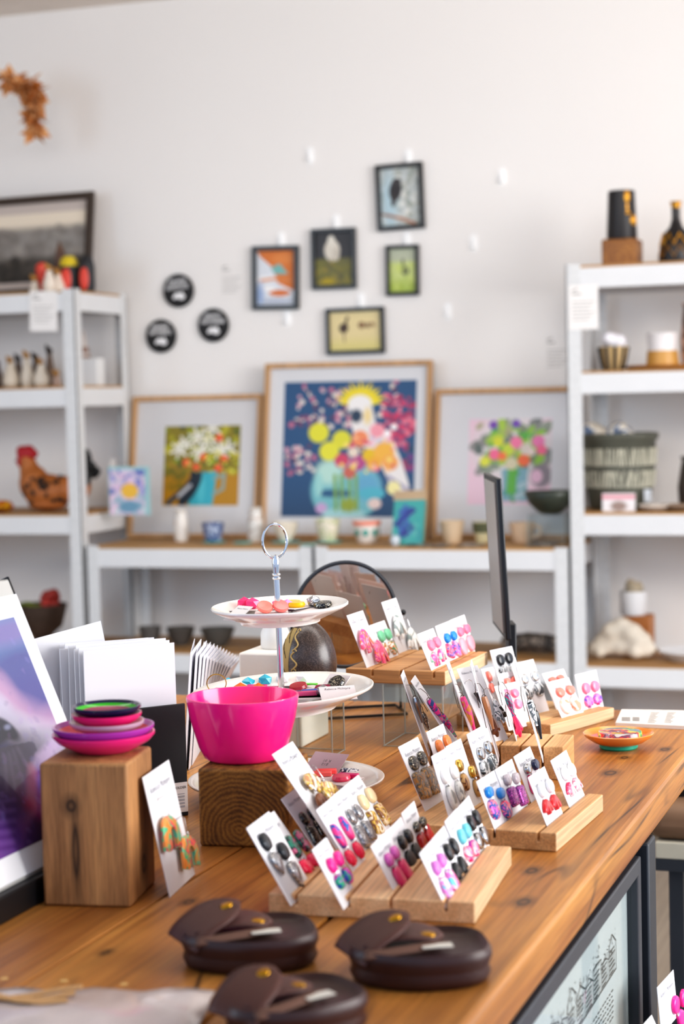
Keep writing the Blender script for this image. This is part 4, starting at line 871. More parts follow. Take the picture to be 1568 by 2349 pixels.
stud_card('card with coral glitter bar studs on the bottom plate', (756, 1780), z + .004, 8, .046, .04, [('bar', -.006, .008, M_('#ff5a5a')), ('bar', -.010, -.003, M_('#ff6a64'))], 4, g)
stud_card('card with pink and teal studs on the bottom plate', (783, 1790), z + .006, -14, .04, .04, [('disc', .0, .0, M_('#ee4a6a')), ('bar', .004, .010, M_('#d81f70'))], 4, g)
stud_card('card with navy and white striped studs on the bottom plate', (803, 1772), z + .004, -20, .05, .044, [('bar', -.004, .006, marble(['#20284f', '#f4f4f4', '#20284f', '#f4f4f4'], 90)), ('bar', .006, -.006, marble(['#20284f', '#f4f4f4', '#20284f', '#f4f4f4'], 90))], 4, g)
hp = thing('hoop_earring', 'thin gold hoop with a hot pink charm at the left of the middle plate', 'earring', onz(497, 1588, 1.03))
ob('hoop', tube([(.011 * cos(2 * pi * i / 32), .004 * cos(2 * pi * i / 32), .011 + .011 * sin(2 * pi * i / 32)) for i in range(32)], .0006, 6, closed=True), GOLD, hp)
ob('charm', box((.008, -.002, .003), (.02, .008, .005)), M_('#ff3f98'), hp, bevel=.001)
# ------------------------------------------------------------------ shelving and display benches along the back wall
FY, RY = 5.60, 6.0
def unit(name, label, cat, x0, x1, levels, top, lowest=0.):
    t = thing(name, label, cat, (x0, FY, 0)); w = x1 - x0; d = RY - FY; p = .046
    for px in (0, 1):
        for py in (0, 1):
            sx = 1 if px == 0 else -1; sy = 1 if py == 0 else -1; X = px * w; Y = py * d
            b = nb(); bx(b, (X + sx * p / 2, Y + sy * .0015, top / 2), (p, .003, top)); bx(b, (X + sx * .0015, Y + sy * p / 2, top / 2), (.003, p, top))
            ob('post', b, POSTM, t, smooth=False)
    for z in levels:
        b = nb(); h = .062
        bx(b, (w / 2, .006, z - .008 - h / 2), (w - .006, .008, h)); bx(b, (w / 2, d - .006, z - .008 - h / 2), (w - .006, .008, h))
        bx(b, (.006, d / 2, z - .008 - h / 2), (.008, d - .02, h)); bx(b, (w - .006, d / 2, z - .008 - h / 2), (.008, d - .02, h))
        ob('beam', b, WHITE_STEEL, t, smooth=False)
        ob('shelf_board', box((w / 2, d / 2, z - .005), (w - .008, d - .008, .010)), SHELF_WOOD, t, smooth=False)
    return t
POSTM = mat('#d9dadb', .45, var=.05, scale=60)
LV = (1.775, 1.45, 1.012, .537, .10)
unit('shelving_unit', 'white steel shelving unit at the left, spotted hen standing on it', 'shelving', -4.35, -2.917, LV, 1.78)
unit('shelving_unit', 'white steel shelving unit at the right, patterned pot standing on it', 'shelving', -1.222, .15, LV, 1.78)
unit('display_bench', 'white steel bench at the left with a wooden top, blue cup standing on it', 'bench', -2.902, -2.078, (.9, .545), .903)
unit('display_bench', 'white steel bench at the right with a wooden top, teal pack standing on it', 'bench', -2.072, -1.226, (.9, .545), .903)
# ------------------------------------------------------------------ pictures
OAK = wood('oak_frame', '#b98d60', '#d8ae80', 'Z', 12, .5); DARKFR = mat('#1d1a17', .35, coat=.2); BROWNFR = mat('#43372f', .4)
def plane_from(TL, TR, BL, Yt, Yb, zb=None):
    a, b_, c = ony(*TL, Yt), ony(*TR, Yt), ony(*BL, Yb)
    if zb is not None: c.z = zb
    xd = (b_ - a); w = xd.length; xd.normalize(); zd = a - c; zd -= xd * zd.dot(xd); h = zd.length; zd.normalize()
    o = a - zd * h; M_2 = Matrix((xd, zd.cross(xd), zd)).transposed().to_4x4(); M_2.translation = o
    return M_2, w, h, o, xd, zd, xd.cross(zd)
def framed(label, TL, TR, BL, Yt, Yb, fm, bar, art, pic, matc='#dcdcde', zb=None, dep=.02, name='framed_picture', cat='framed picture', group=None, w_over=None, glaze=True):
    Mx, w, h, o, xd, zd, nd = plane_from(TL, TR, BL, Yt, Yb, zb); w = w_over or w
    t = thing(name, label, cat, Mx=Mx, group=group)
    ob('frame', frame_bm(w, h, bar, -dep, 0), fm, t, bevel=.0015)
    if pic:
        ob('mount', box((w / 2, -.005, h / 2), (w - bar * 1.2, .003, h - bar * 1.2)), mat(matc, .6, var=.01), t, smooth=False)
        (a, b_), (c, d) = [(((onp(*q, o, nd) - o).dot(xd)), (onp(*q, o, nd) - o).dot(zd)) for q in pic]
        q = ob('picture', art.mesh(c - a, b_ - d), attr_mat(.45), t, smooth=False); q.location = (a, -.0075, d)
    else:
        q = ob('picture', art.mesh(w - 2 * bar, h - 2 * bar), attr_mat(.45), t, smooth=False); q.location = (bar, -.0075, bar)
    return t
def UV(x0, y0, x1, y1): return lambda x, y: ((x - x0) / (x1 - x0), (y - y0) / (y1 - y0))
# big blue still life with a white cockatoo
f = UV(265, 265, 1090, 1135); A = Art(150, 158, '#2c5580', 1.05)
A.band(.8, 1.2, '#274a70', .3)
BL_ = ['#e8dcd2', '#c0708c', '#e2d6cc', '#6b4460']
for pts in ([(400, 280), (470, 440), (560, 560)], [(580, 320), (555, 440)], [(310, 530), (470, 500)], [(620, 380), (690, 540)], [(280, 780), (420, 690), (470, 770)], [(330, 840), (400, 840)], [(960, 275), (950, 380), (850, 500)], [(600, 480), (690, 500), (640, 560)]):
    A.trail([f(*p) for p in pts], .03, .02, BL_, .022)
A.specks(50, (*f(330, 300), *f(700, 560)), .016, ['#e9ddd4', '#8a4f72', '#d9a6b4', '#2c5580', '#5c4468']); A.specks(24, (*f(290, 690), *f(480, 850)), .016, ['#e9ddd4', '#a05f80', '#d9a6b4']); A.specks(110, (*f(880, 360), *f(1088, 690)), .018, ['#d8456f', '#a33a62', '#e87f95', '#c23a66']); A.specks(20, (*f(1010, 680), *f(1085, 840)), .022, ['#7a3f86', '#2c4a6a', '#a0406a'])
for k in range(15):
    a = pi * (1.02 + .96 * k / 14); c = f(745 + 55 * cos(a), 410 + 50 * sin(a)); tip = f(745 + (150 + 22 * (k % 2)) * cos(a), 410 + (138 + 22 * (k % 2)) * sin(a)); n = (-(tip[1] - c[1]) * .2, (tip[0] - c[0]) * .2)
    A.p([(c[0] + n[0], c[1] + n[1]), tip, (c[0] - n[0], c[1] - n[1])], ('#f0e02f', '#e6cf2a')[k % 2])
A.p([f(*p) for p in ((690, 420), (820, 430), (850, 560), (950, 640), (1010, 780), (1065, 950), (960, 1000), (930, 900), (860, 760), (720, 640), (690, 540))], '#ebe6e4')
A.e(*f(742, 412), .09, .066, '#efeceb'); A.e(*f(722, 490), .045, .05, '#2a3f58', soft=.4); A.e(*f(792, 490), .03, .06, '#ecd07a', soft=.9, a=.8); A.specks(18, (*f(820, 560), *f(960, 700)), .02, ['#f3c6cf', '#ffffff', '#c9c6dc'])
A.l([f(930, 880), f(1050, 960)], .014, '#a9a2b8'); A.e(*f(965, 950), .05, .05, '#f0e7a8')
A.e(*f(670, 965), .265, .235, '#7cbcc4', soft=.1); A.e(*f(560, 850), .10, .09, '#b8dcd2', soft=.6); A.e(*f(800, 940), .1, .1, '#6aa9c9', soft=.7); A.e(*f(600, 985), .14, .03, '#2f5f86'); A.e(*f(830, 985), .10, .045, '#58b4c6'); A.e(*f(850, 1050), .05, .04, '#e6cfc8'); A.e(*f(520, 1080), .045, .04, '#c7a6cf'); A.e(*f(660, 1115), .16, .04, '#a9d6d8'); A.e(*f(500, 930), .03, .09, '#9ed2cf')
for x in (600, 640, 690, 730): A.l([f(x, 870), f(x + 12, 1090)], .012, '#7fa84a')
A.e(*f(690, 1060), .06, .05, '#9aa83a', soft=.6)
for x, y, r, c in ((490, 595, 64, '#e0dc3a'), (635, 640, 58, '#dcd83c'), (560, 715, 62, '#e2de3e'), (750, 635, 52, '#ef9264'), (855, 585, 46, '#f2a0ae'), (640, 775, 46, '#cf4a6c'), (740, 790, 50, '#b8508c'), (690, 850, 40, '#c96a5a'), (810, 740, 44, '#e6c022'), (900, 725, 66, '#f2b84a'), (940, 790, 50, '#f0a85c'), (840, 800, 46, '#efae3e'), (710, 720, 34, '#e8d8c8')):
    A.e(*f(x, y), r / 825, r / 870, c)
A.specks(24, (*f(600, 600), *f(980, 850)), .016, ['#f4c9a0', '#f27f9c', '#f8e27a', '#d84f72'])
framed('largest oak framed picture, white cockatoo and flowers in a round vase on deep blue', (612, 836), (994, 827), (609, 1230), 6.015, 5.93, OAK, .017, A, ((655, 878), (949, 1187)), '#d9dade', zb=.9005)
f = UV(970, 200, 1385, 655); A = Art(110, 120, '#8a7d1e', 1.1)
A.band(.58, 1.2, '#b9860f', .12); A.specks(90, (0, 0, 1, .6), .035, ['#5d6a1c', '#b4ae22', '#3d4a2a', '#8a9a22', '#c4b83a'], .9); A.specks(20, (0, .5, .3, .8), .05, ['#6f6a1a', '#a8801a'], .6)
for x, y in ((1150, 260), (1050, 335), (1270, 335), (1230, 215), (1160, 350), (1320, 330), (1090, 300), (1200, 290)):
    for k in range(6):
        a = k * pi / 3 + x; A.l([f(x, y), f(x + 48 * cos(a), y + 48 * sin(a))], .018, ('#f1eee2', '#dcd9cc')[k % 2])
for x, y in ((1095, 410), (1190, 380), (1300, 390), (1150, 432), (1270, 440), (1270, 270)): A.e(*f(x, y), .055, .05, '#e4582a'); A.e(*f(x + 8, y - 6), .025, .02, '#f48a5a')
A.specks(40, (.3, .1, .95, .6), .02, ['#d8d23a', '#e8e26a', '#6b7a24'])
A.p([f(*p) for p in ((1140, 470), (1265, 462), (1245, 655), (1110, 655))], '#3fb0c2'); A.e(*f(1180, 560), .05, .18, '#58c2d0', soft=.6)
A.l([f(1250, 500), f(1305, 480), f(1300, 560), f(1250, 590)], .022, '#8fa6a0')
A.e(*f(1120, 560), .09, .25, '#27323f', rot=.5); A.l([f(1000, 640), f(1090, 560)], .035, '#3b4652'); A.l([f(1060, 600), f(1120, 540)], .022, '#c9ccd4'); A.e(*f(1135, 480), .045, .05, '#222b38')
framed('oak framed picture at the left, turquoise jug of white lilies and a magpie', (309, 912), (606, 905), (304, 1233), 6.025, 5.94, OAK, .017, A, ((382, 979), (547, 1160)), '#d3d2d4', zb=.9005)
f = UV(300, 365, 775, 870); A = Art(110, 118, '#e9c9d8', 1.06)
A.e(.55, .35, .5, .4, '#dcd8d8', soft=.5); A.specks(60, (.1, .03, .98, .62), .05, ['#7f8f7a', '#8a8a86', '#6f7f5a', '#a9a77c', '#5c6a66'], .85, 1.6)
A.specks(26, (.25, .05, .9, .5), .045, ['#8fc23a', '#5fae4a', '#a8c84a'], 1, 1.8)
A.p([f(*p) for p in ((495, 660), (645, 655), (640, 850), (500, 850))], '#7faab8'); A.specks(12, (*f(510, 680), *f(630, 840)), .035, ['#5c98a0', '#a6c0c8', '#4f9a6a'], 1, 2.)
for x in (540, 560, 575): A.l([f(x, 650), f(x - 8, 800)], .02, '#5fae3c')
for x, y, r, c in ((440, 400, 26, '#7b4fb0'), (570, 395, 26, '#7a52b4'), (470, 500, 32, '#d6d83a'), (530, 545, 36, '#c8d846'), (395, 615, 30, '#dfe04a'), (575, 505, 36, '#f07fa8'), (700, 500, 38, '#e87fb4'), (450, 575, 34, '#f0719a'), (720, 550, 30, '#ef6a92'), (620, 610, 36, '#f06f3e'), (495, 585, 26, '#ef7a4a'), (630, 545, 34, '#d9cfc4'), (550, 630, 36, '#d5cdb0'), (660, 560, 24, '#e8d6cf')): A.e(*f(x, y), r / 475, r / 505, c)
A.e(*f(720, 700), .13, .14, '#8a8088', soft=.3); A.e(*f(695, 705), .07, .08, '#e2b9cf')
framed('oak framed picture at the right, mixed flowers in a blue vase on pink', (1001, 895), (1330, 888), (1001, 1232), 6.025, 5.94, OAK, .017, A, ((1078, 963), (1262, 1158)), '#d8d8dc', zb=.9005)
# black framed bird photographs on the wall
GW = 'small black framed photographs on the wall'
W0 = WY - .001
A = Art(60, 80, '#b9bfbe', 1.3); A.specks(120, (0, 0, 1, 1), .05, ['#d8d8d0', '#8f978f', '#c9cfd0', '#e8e8e2', '#a9a898'], .7); A.e(.22, .6, .2, .5, '#b4ccd6', soft=1.); A.e(.38, .38, .16, .19, '#2f2a2c', .2); A.e(.42, .24, .12, .07, '#3a3536'); A.e(.33, .55, .06, .12, '#3a3230', .2); A.l([(.12, .8), (.5, .88), (.85, .98)], .03, '#a9683f'); A.l([(.0, .78), (.35, .85)], .02, '#8a5634')
framed('black framed photo of a dark bird on a branch, highest on the wall', (862, 381), (970, 371), (878, 531), W0, W0, DARKFR, .015, A, None, group=GW)
A = Art(60, 80, '#3b3a3d', 1.3); A.band(.5, 1.2, '#77733a', .06); A.specks(60, (0, .52, 1, 1), .05, ['#6d6a44', '#8a8440', '#5c5a3c', '#94853a'], .7); A.e(.32, .92, .2, .06, '#b09a1e', soft=.6); A.e(.45, .34, .21, .2, '#d9d2c6'); A.e(.43, .16, .1, .1, '#e2ddd2'); A.e(.56, .42, .09, .12, '#c8c0b4'); A.l([(.42, .5), (.42, .56)], .02, '#9a8f7a')
framed('black framed photo of a white bird above olive grass on the wall', (716, 527), (817, 522), (726, 665), W0, W0, DARKFR, .013, A, None, group=GW)
A = Art(60, 80, '#dfe3ea', 1.3); A.p([(0, 0), (1, 0), (1, .75), (.55, .6), (.4, .3), (.1, .12)], '#d97b33'); A.e(.7, .15, .3, .1, '#e08a45', soft=.6); A.p([(.35, .32), (.6, .24), (.85, .44), (.5, .44)], '#7fb8b4'); A.e(.25, .52, .3, .06, '#f4f2f2'); A.l([(.1, .55), (.4, .52), (.9, .55)], .03, '#d98a52'); A.e(.6, .78, .28, .06, '#d97838'); A.e(.3, .7, .2, .05, '#f6f4f4'); A.e(.5, .93, .5, .05, '#b9c0d0', soft=.8); A.e(.08, .8, .1, .2, '#9fb4d8', soft=1)
framed('black framed orange and white abstract photo, leftmost on the wall', (581, 566), (687, 563), (590, 711), W0, W0, DARKFR, .016, A, None, group=GW)
A = Art(50, 76, '#c8d486', 1.45); A.band(-.1, .3, '#b9bfa8', .1); A.band(.75, 1.2, '#a9bc4e', .2); A.e(.56, .5, .18, .1, '#4c4744', .5); A.l([(.52, .42), (.5, .3)], .045, '#56504c'); A.e(.5, .27, .05, .04, '#5c5550'); A.l([(.6, .58), (.6, .66)], .02, '#544c44'); A.specks(20, (0, .3, 1, 1), .08, ['#cfdc7a', '#b4c86a'], .5)
framed('black framed photo of a dark bird on lime grass, smallest frame on the wall', (887, 564), (962, 561), (898, 679), W0, W0, DARKFR, .012, A, None, group=GW)
A = Art(76, 60, '#e4d3a0', .78); A.band(.75, 1.2, '#ddd088', .3); A.e(.27, .42, .09, .13, '#4a382a', .3); A.l([(.3, .36), (.34, .16)], .025, '#54402f'); A.e(.345, .15, .035, .03, '#54402f'); A.l([(.27, .52), (.28, .78)], .012, '#7a624a'); A.e(.62, .36, .07, .09, '#8a6848', soft=.4); A.e(.74, .36, .04, .06, '#7a5c42', soft=.4); A.e(.84, .35, .06, .05, '#a07f5a', .6, soft=.4); A.l([(.66, .4), (.8, .42)], .012, '#86684c')
framed('black framed landscape photo of emus on cream, lowest on the wall', (749, 709), (882, 703), (758, 814), W0, W0, DARKFR, .013, A, None, group=GW)
# round black signs with white lettering
WT = mat('#f0f0f2', .7)
for (x, y, r, lines, lb) in ((410, 667, -4, (), 'round black sign with white lettering, topmost of the three on the wall'), (490, 746, 0, (), 'round black sign with white lettering, rightmost of the three on the wall'), (370, 771, 0, (), 'round black sign with white lettering, lowest of the three on the wall')):
    p = ony(x, y, WY - .0062)
    t = thing('round_sign', lb, 'sign', Mx=Matrix.Translation(p) @ Matrix.Rotation(radians(r), 4, 'Y'), group='round black signs on the wall')
    o = ob('disc', lathe([(0, 0), (.0585, 0), (.060, .0015), (.060, .0045), (.0585, .006), (0, .006)], 56), mat('#1e1d1e', .6), t); o.rotation_euler.x = pi / 2
    b = nb()                                                   # illegible bold rows, then a small figure like a map outline
    rs = random.Random(x)
    for row, (z, hw) in enumerate(((.033, .034), (.0135, .046))):
        xx = -hw
        while xx < hw - .004:
            w = rs.uniform(.004, .0075)
            if rs.random() < .5: bx(b, (xx + w / 2, -.0003, z), (w * .5, .0006, .016)); bx(b, (xx + w / 2, -.0003, z + .0065), (w, .0006, .0034))
            else: bx(b, (xx + w * .2, -.0003, z), (w * .36, .0006, .016)); bx(b, (xx + w * .8, -.0003, z), (w * .36, .0006, .016)); bx(b, (xx + w / 2, -.0003, z), (w * .6, .0006, .0034))
            xx += w + .002
    o = ob('lettering', b, WT, t, smooth=False); o.location = (0, -.0061, 0)
    o = ob('emblem', prism([(-.022, -.030), (-.006, -.026), (.004, -.032), (.018, -.033), (.026, -.024), (.020, -.014), (.015, -.002), (.008, -.010), (-.004, -.006), (-.014, -.010), (-.022, -.018)], -.0006, 0), WT, t, smooth=False); o.location = (0, -.0061, 0)
def paper(label, TL, TR, BL, Y, cat='notice'):
    Mx, w, h, *_ = plane_from(TL, TR, BL, Y, Y)
    t = thing('paper_notice', label, cat, Mx=Mx)
    ob('paper', box((w / 2, -.0008, h / 2), (w, .001, h)), mat('#efecea', .7, var=.005), t, smooth=False)
    b = nb(); stroke(b, [(w * .12, h * .86), (w * .3, h * .92)], h * .03, -.0016); stroke(b, [(w * .12, h * .8), (w * .42, h * .8)], h * .03, -.0016)
    for k in range(6): stroke(b, [(w * .12, h * (.62 - .08 * k)), (w * (.88 - .1 * (k % 3)), h * (.62 - .08 * k))], h * .014, -.0016)
    ob('print', b, mat('#9a9896', .8), t, smooth=False); return t
paper('white paper notice on the wall, left of the orange abstract photo', (503, 603), (560, 602), (507, 690), WY + .0004)
paper('white paper notice on the wall beside the right shelving unit', (1247, 768), (1307, 766), (1252, 862), WY + .0004)
paper('white paper notice hanging from the top beam of the left shelving unit', (68, 668), (131, 667), (71, 760), FY + .0006)
paper('white paper notice hanging at the top left corner of the right shelving unit', (1303, 655), (1371, 652), (1305, 757), FY + .0006)
# adhesive hooks
HK = mat('#fbfbfb', .35, var=.005)
for x, y, lb in ((711, 357, 'white wall hook alone at the top left, above the frames'), (1151, 406, 'white wall hook alone farthest right, level with the top frame'), (1086, 558, 'white wall hook right of the smallest frame'), (1027, 715, 'white wall hook lowest at the right, above the right oak frame'), (659, 731, 'white wall hook just below the orange abstract photo'), (936, 362, 'white wall hook above the highest frame'), (771, 512, 'white wall hook above the white bird photo'), (645, 552, 'white wall hook above the orange abstract photo'), (933, 552, 'white wall hook above the smallest frame'), (828, 692, 'white wall hook above the emu photo')):
    p = ony(x, y, WY)
    t = thing('wall_hook', lb, 'hook', p, 0, 'white adhesive hooks on the wall')
    ob('plate', prism([(-.009, -.026), (.009, -.026), (.013, -.015), (.013, .02), (.007, .029), (-.007, .029), (-.013, .02), (-.013, -.015)], -.004, 0), HK, t)
    ob('hook', tube([(0, -.003, .012), (0, -.006, -.008), (0, -.009, -.018), (0, -.0115, -.016), (0, -.012, -.010)], .005, 10), HK, t)
# ------------------------------------------------------------------ goods on the shelving: sized from the photo at the depth they stand
def at(x, z, Y):                                               # point on a shelf of height z, seen at photo column x, depth Y
    y = 1000.
    for _ in range(4):
        q = ony(x, y, Y); y -= (z - q.z) * FPX / ((q - CAM).dot(FW))
    q = ony(x, y, Y); return V((q.x, Y, z))
def mm(px, Y): return px * (ony(784, 900, Y) - CAM).dot(FW) / FPX
def vessel(name, label, cat, x, z, Y, prof, m, group=None, hpx=None, wpx=None, extra=None):
    """prof in units of (half width, height)"""
    t = thing(name, label, cat, at(x, z, Y), 0, group); R = mm(wpx, Y) / 2; H = mm(hpx, Y)
    ob('body', lathe([(r * R, h * H) for r, h in prof], 40), m, t, ang=60)
    if extra: extra(t, R, H)
    return t
CUP = [(0, 0), (.62, 0), (.68, .06), (.86, .5), (1, 1), (.93, 1), (.8, .5), (.6, .1), (0, .08)]
BOWL = [(0, 0), (.4, 0), (.45, .08), (.8, .45), (1, 1), (.94, 1), (.74, .48), (.4, .14), (0, .12)]
VASE = [(0, 0), (.8, 0), (.95, .1), (1, .4), (.8, .8), (.7, .92), (.85, 1), (.75, 1), (.6, .9), (.85, .4), (.7, .08), (0, .06)]
def band(z0, z1, c, k=1.02, n='band', r0=None, r1=None):
    def f(t, R, H): ob(n, lathe([((r0 or .9) * R * k, z0 * H), ((r1 or .97) * R * k, z1 * H)], 40), mat(c, .4), t)
    return f
BT = .9001; gb = 'handmade ceramics on the bench top'
vessel('ceramic_vase', 'tall white vase with rust marks at the left of the bench top', 'vase', 416, BT, 5.83, VASE, marble(['#e9e4de', '#e4ddd5', '#ece8e2', '#d9a98c'], 14), gb, 76, 36)
vessel('ceramic_cup', 'white cup patterned in cobalt blue on the bench top', 'cup', 489, BT, 5.80, CUP, marble(['#2f4a86', '#3a568f', '#b9c4da', '#26407c'], 40), gb, 46, 54)
vessel('ceramic_vase', 'slim white patterned vase in front of the left edge of the cockatoo picture', 'vase', 587, BT, 5.84, VASE, marble(['#e6e2dc', '#d8d4cf', '#eeeae5', '#c3b3a8'], 24), gb, 80, 40)
vessel('ceramic_bowl', 'cream bowl on a teal coaster behind the ring handle', 'bowl', 655, BT + .006, 5.78, BOWL, mat('#e8e0d0', .4), gb, 44, 62)
vessel('ceramic_cup', 'cream cup with pale green leaves on the bench top', 'cup', 752, BT + .006, 5.78, CUP, marble(['#e6e0cc', '#c9d0a8', '#ece6d6', '#a9bc8c'], 24), gb, 52, 60)
def dots(t, R, H):
    ob('rim_band', lathe([(1.005 * R, .82 * H), (1.03 * R, 1.0 * H)], 40), mat('#ee8d76', .4), t)
    for k in range(8):
        a = k * pi / 4 + .2; o = ob('dot', ell((0, 0, 0), (.010, .0015, .012)), mat('#3f9f94', .4), t); o.location = (.87 * R * cos(a), .87 * R * sin(a), .5 * H); o.rotation_euler.z = a + pi / 2
vessel('ceramic_cup', 'white cup with coral rim and teal dots on the bench top', 'cup', 842, BT, 5.78, CUP, mat('#ece6e0', .4), gb, 52, 64, dots)
vessel('ceramic_cup', 'tan and cream cup left of the slim monitor on the bench top', 'cup', 1037, BT, 5.80, CUP, mat('#d9c1a3', .5), gb, 50, 56, band(.75, 1., '#cfa57e', 1.03))
vessel('ceramic_cup', 'cream cup with dark green glaze just behind the slim monitor', 'cup', 1108, BT, 5.82, CUP, mat('#d8cfa8', .4), gb, 46, 48, band(.5, 1., '#5c5f42', 1.06, 'glaze'))
def handle(t, R, H): ob('handle', tube([(.8 * R, 0, .8 * H), (1.35 * R, 0, .8 * H), (1.4 * R, 0, .45 * H), (.75 * R, 0, .25 * H)], .006, 8), mat('#d6bea4', .5), t)
vessel('ceramic_cup', 'pale tan mug with a handle at the right end of the bench top', 'mug', 1198, BT, 5.80, CUP, mat('#d9bea2', .5), gb, 46, 60, handle)
TEAL = mat('#4f9f98', .4)
for x, Y, w, lb in ((491, 5.77, 58, 'teal glazed coaster in front of the blue cup'), (556, 5.75, 46, 'teal glazed coaster in front of the slim patterned vase'), (655, 5.78, 70, 'teal glazed coaster under the cream bowl'), (752, 5.78, 66, 'teal glazed coaster under the leafy cup'), (705, 5.68, 40, 'teal glazed coaster over the join of the two benches')):
    t = thing('glazed_coaster', lb, 'coaster', at(x, BT, Y), 0, 'teal coasters on the bench top'); R = mm(w, Y) / 2
    ob('disc', lathe([(0, 0), (R * .9, 0), (R, .003), (R * .92, .006), (0, .0045)], 36), marble(['#57a79c', '#7fb8ae', '#4d8f92'], 20), t)
for x, Y, w, lb in ((960, 5.70, 40, 'dark flat coaster in front of the teal pack'), (1000, 5.66, 56, 'dark flat coaster left of the slim monitor'), (1080, 5.68, 50, 'dark flat coaster in front of the dark green cup'), (1240, 5.70, 60, 'dark flat coaster at the right end of the bench')):
    t = thing('slate_coaster', lb, 'coaster', at(x, BT, Y), 0, 'dark coasters on the bench top')
    ob('slab', box((0, 0, .003), (mm(w, Y), .10, .006)), marble(['#6d6258', '#8f8376', '#4f4a48'], 12), t, bevel=.002)
bl = thing('glass_ball', 'small pale round ornament beside the teal pack', 'ornament', at(906, BT, 5.68)); ob('ball', lathe([(0, 0), (.01, 0), (.017, .012), (.0175, .02), (.012, .032), (0, .0365)], 28), mat('#c9d3dc', .2), bl)
# the teal pack in its clear sleeve
Mx, w, h, *_ = plane_from((905, 1140), (974, 1138), (903, 1247), 5.76, 5.70, BT)
pk = thing('printed_pack', 'teal printed pack with a blue leaf in a clear sleeve on the bench top', 'pack', Mx=Mx)
A = Art(44, 60, '#4aa6a4', 1.5); A.specks(26, (.2, .2, .6, .85), .07, ['#3d4f9a', '#4a67ad', '#3a3f86'], .9, 1.5); A.specks(18, (.5, .3, .95, .9), .05, ['#67b4b0', '#3f8f9a'], .8)
ob('picture', A.mesh(w, h * .93), attr_mat(.4), pk, smooth=False); ob('box_body', box((w / 2, .012, h * .465), (w, .022, h * .93)), TEAL, pk); ob('header', box((w / 2, .003, h * 1.03), (w * 1.08, .004, h * .2)), mat('#bda587', .6), pk)
# small flower print hanging at the left unit
Mx, w, h, *_ = plane_from((249, 1078), (331, 1077), (248, 1181), 5.72, 5.72)
sp = thing('flower_print', 'small yellow flower print in a sleeve hanging from the left shelving unit', 'print', Mx=Mx)
A = Art(50, 60, '#cfc3d6', 1.25); A.specks(40, (0, 0, 1, .5), .08, ['#5a6fb4', '#8f8fca', '#e2c3dc', '#d8cfe2'], .9); A.specks(30, (0, .5, 1, 1), .08, ['#e6c9dc', '#c9d8dc', '#8fb4c4'], .9); A.e(.57, .47, .24, .17, '#e9b93a'); A.e(.55, .82, .3, .14, '#6f9ab4', soft=.4)
ob('picture', A.mesh(w, h), attr_mat(.3), sp, smooth=False); ob('sleeve', box((w / 2 + .006, .004, h / 2 + .004), (w + .02, .004, h + .012)), mat('#9fc9cc', .3), sp)
ob('hanger', box((w * .1, .006, h + .012), (.02, .006, .05)), mat('#cfc9c4', .5), sp)
# green bowl on a clear riser
RB = at(1262, BT, 5.80)
t = riser('clear acrylic riser under the dark green bowl on the bench', (RB.x - .06, 5.73, BT), 0, .12, .12, .096)
vessel('green_bowl', 'dark green bowl raised on a clear riser at the right end of the bench', 'bowl', 1262, BT + .097, 5.79, [(0, 0), (.35, 0), (.5, .1), (.85, .5), (1, .95), (.97, 1), (.9, .93), (.6, .25), (0, .15)], mat('#3f453c', .35, var=.2), None, 50, 116)
# lower bench shelf
def lumps(name, label, cat, p, blobs, m, vox, group=None, extra=None):
    t = thing(name, label, cat, p, 0, group); b = nb()
    for (x, y, z, a, c, d) in blobs: ell((x, y, z), (a, c, d), b, 14, 8)
    ob('body', b, m, t, remesh=vox); return t
lumps('fleece_bundle', 'dark mottled fleece bundle on the lower shelf of the right bench', 'bundle', at(1222, .5451, 5.78), [(x * .03 - .075, random.uniform(-.03, .03), .03 + random.uniform(0, .018), .03, .045, .03) for x in range(6)], marble(['#3b3634', '#57504a', '#8f8378', '#2a2727'], 25, rough=.8, coat=0.), .008)
for x, w, c, lb in ((415, .05, '#4f4a46', 'dark stone ornament behind the fanned note cards'), (500, .06, '#55524e', 'dark grey basket on the lower shelf of the left bench'), (345, .04, '#5d5a58', 'grey ornament at the left of the lower bench shelf')):
    vessel('dark_pot', lb, 'pot', x, .5451, 5.75, BOWL, mat(c, .6, var=.25), 'dark pots on the lower shelf of the left bench', 44, w / mm(1, 5.75) * 2)
# ---- left unit
f = None
A = Art(90, 60, '#8d8781', .6); A.band(-.1, .22, '#e9ddcb', .12); A.band(.25, .6, '#94908c', .2); A.specks(70, (0, .25, 1, .7), .06, ['#7d7873', '#a39e98', '#8b8580', '#6d6762'], .5); A.band(.66, 1.1, '#3d3833', .12); A.specks(30, (0, .7, 1, 1), .07, ['#2c2824', '#4a443c', '#5c554c'], .8); A.e(.12, .45, .18, .3, '#5d554e', soft=.8); A.e(.75, .8, .2, .1, '#56504a', soft=.8)
Mx, w, h, *_ = plane_from((-140, 468), (219, 441), (-140, 660), 5.985, 5.93, LV[0] + .0005)
framed('dark wood framed landscape photograph on top of the left shelving unit', (-140, 470), (219, 441), (-142, 652), 5.985, 5.92, BROWNFR, .026, A, ((-95, 505), (196, 640)), '#c9bdb6', zb=LV[0] + .0005)
Z1 = LV[0] + .0005
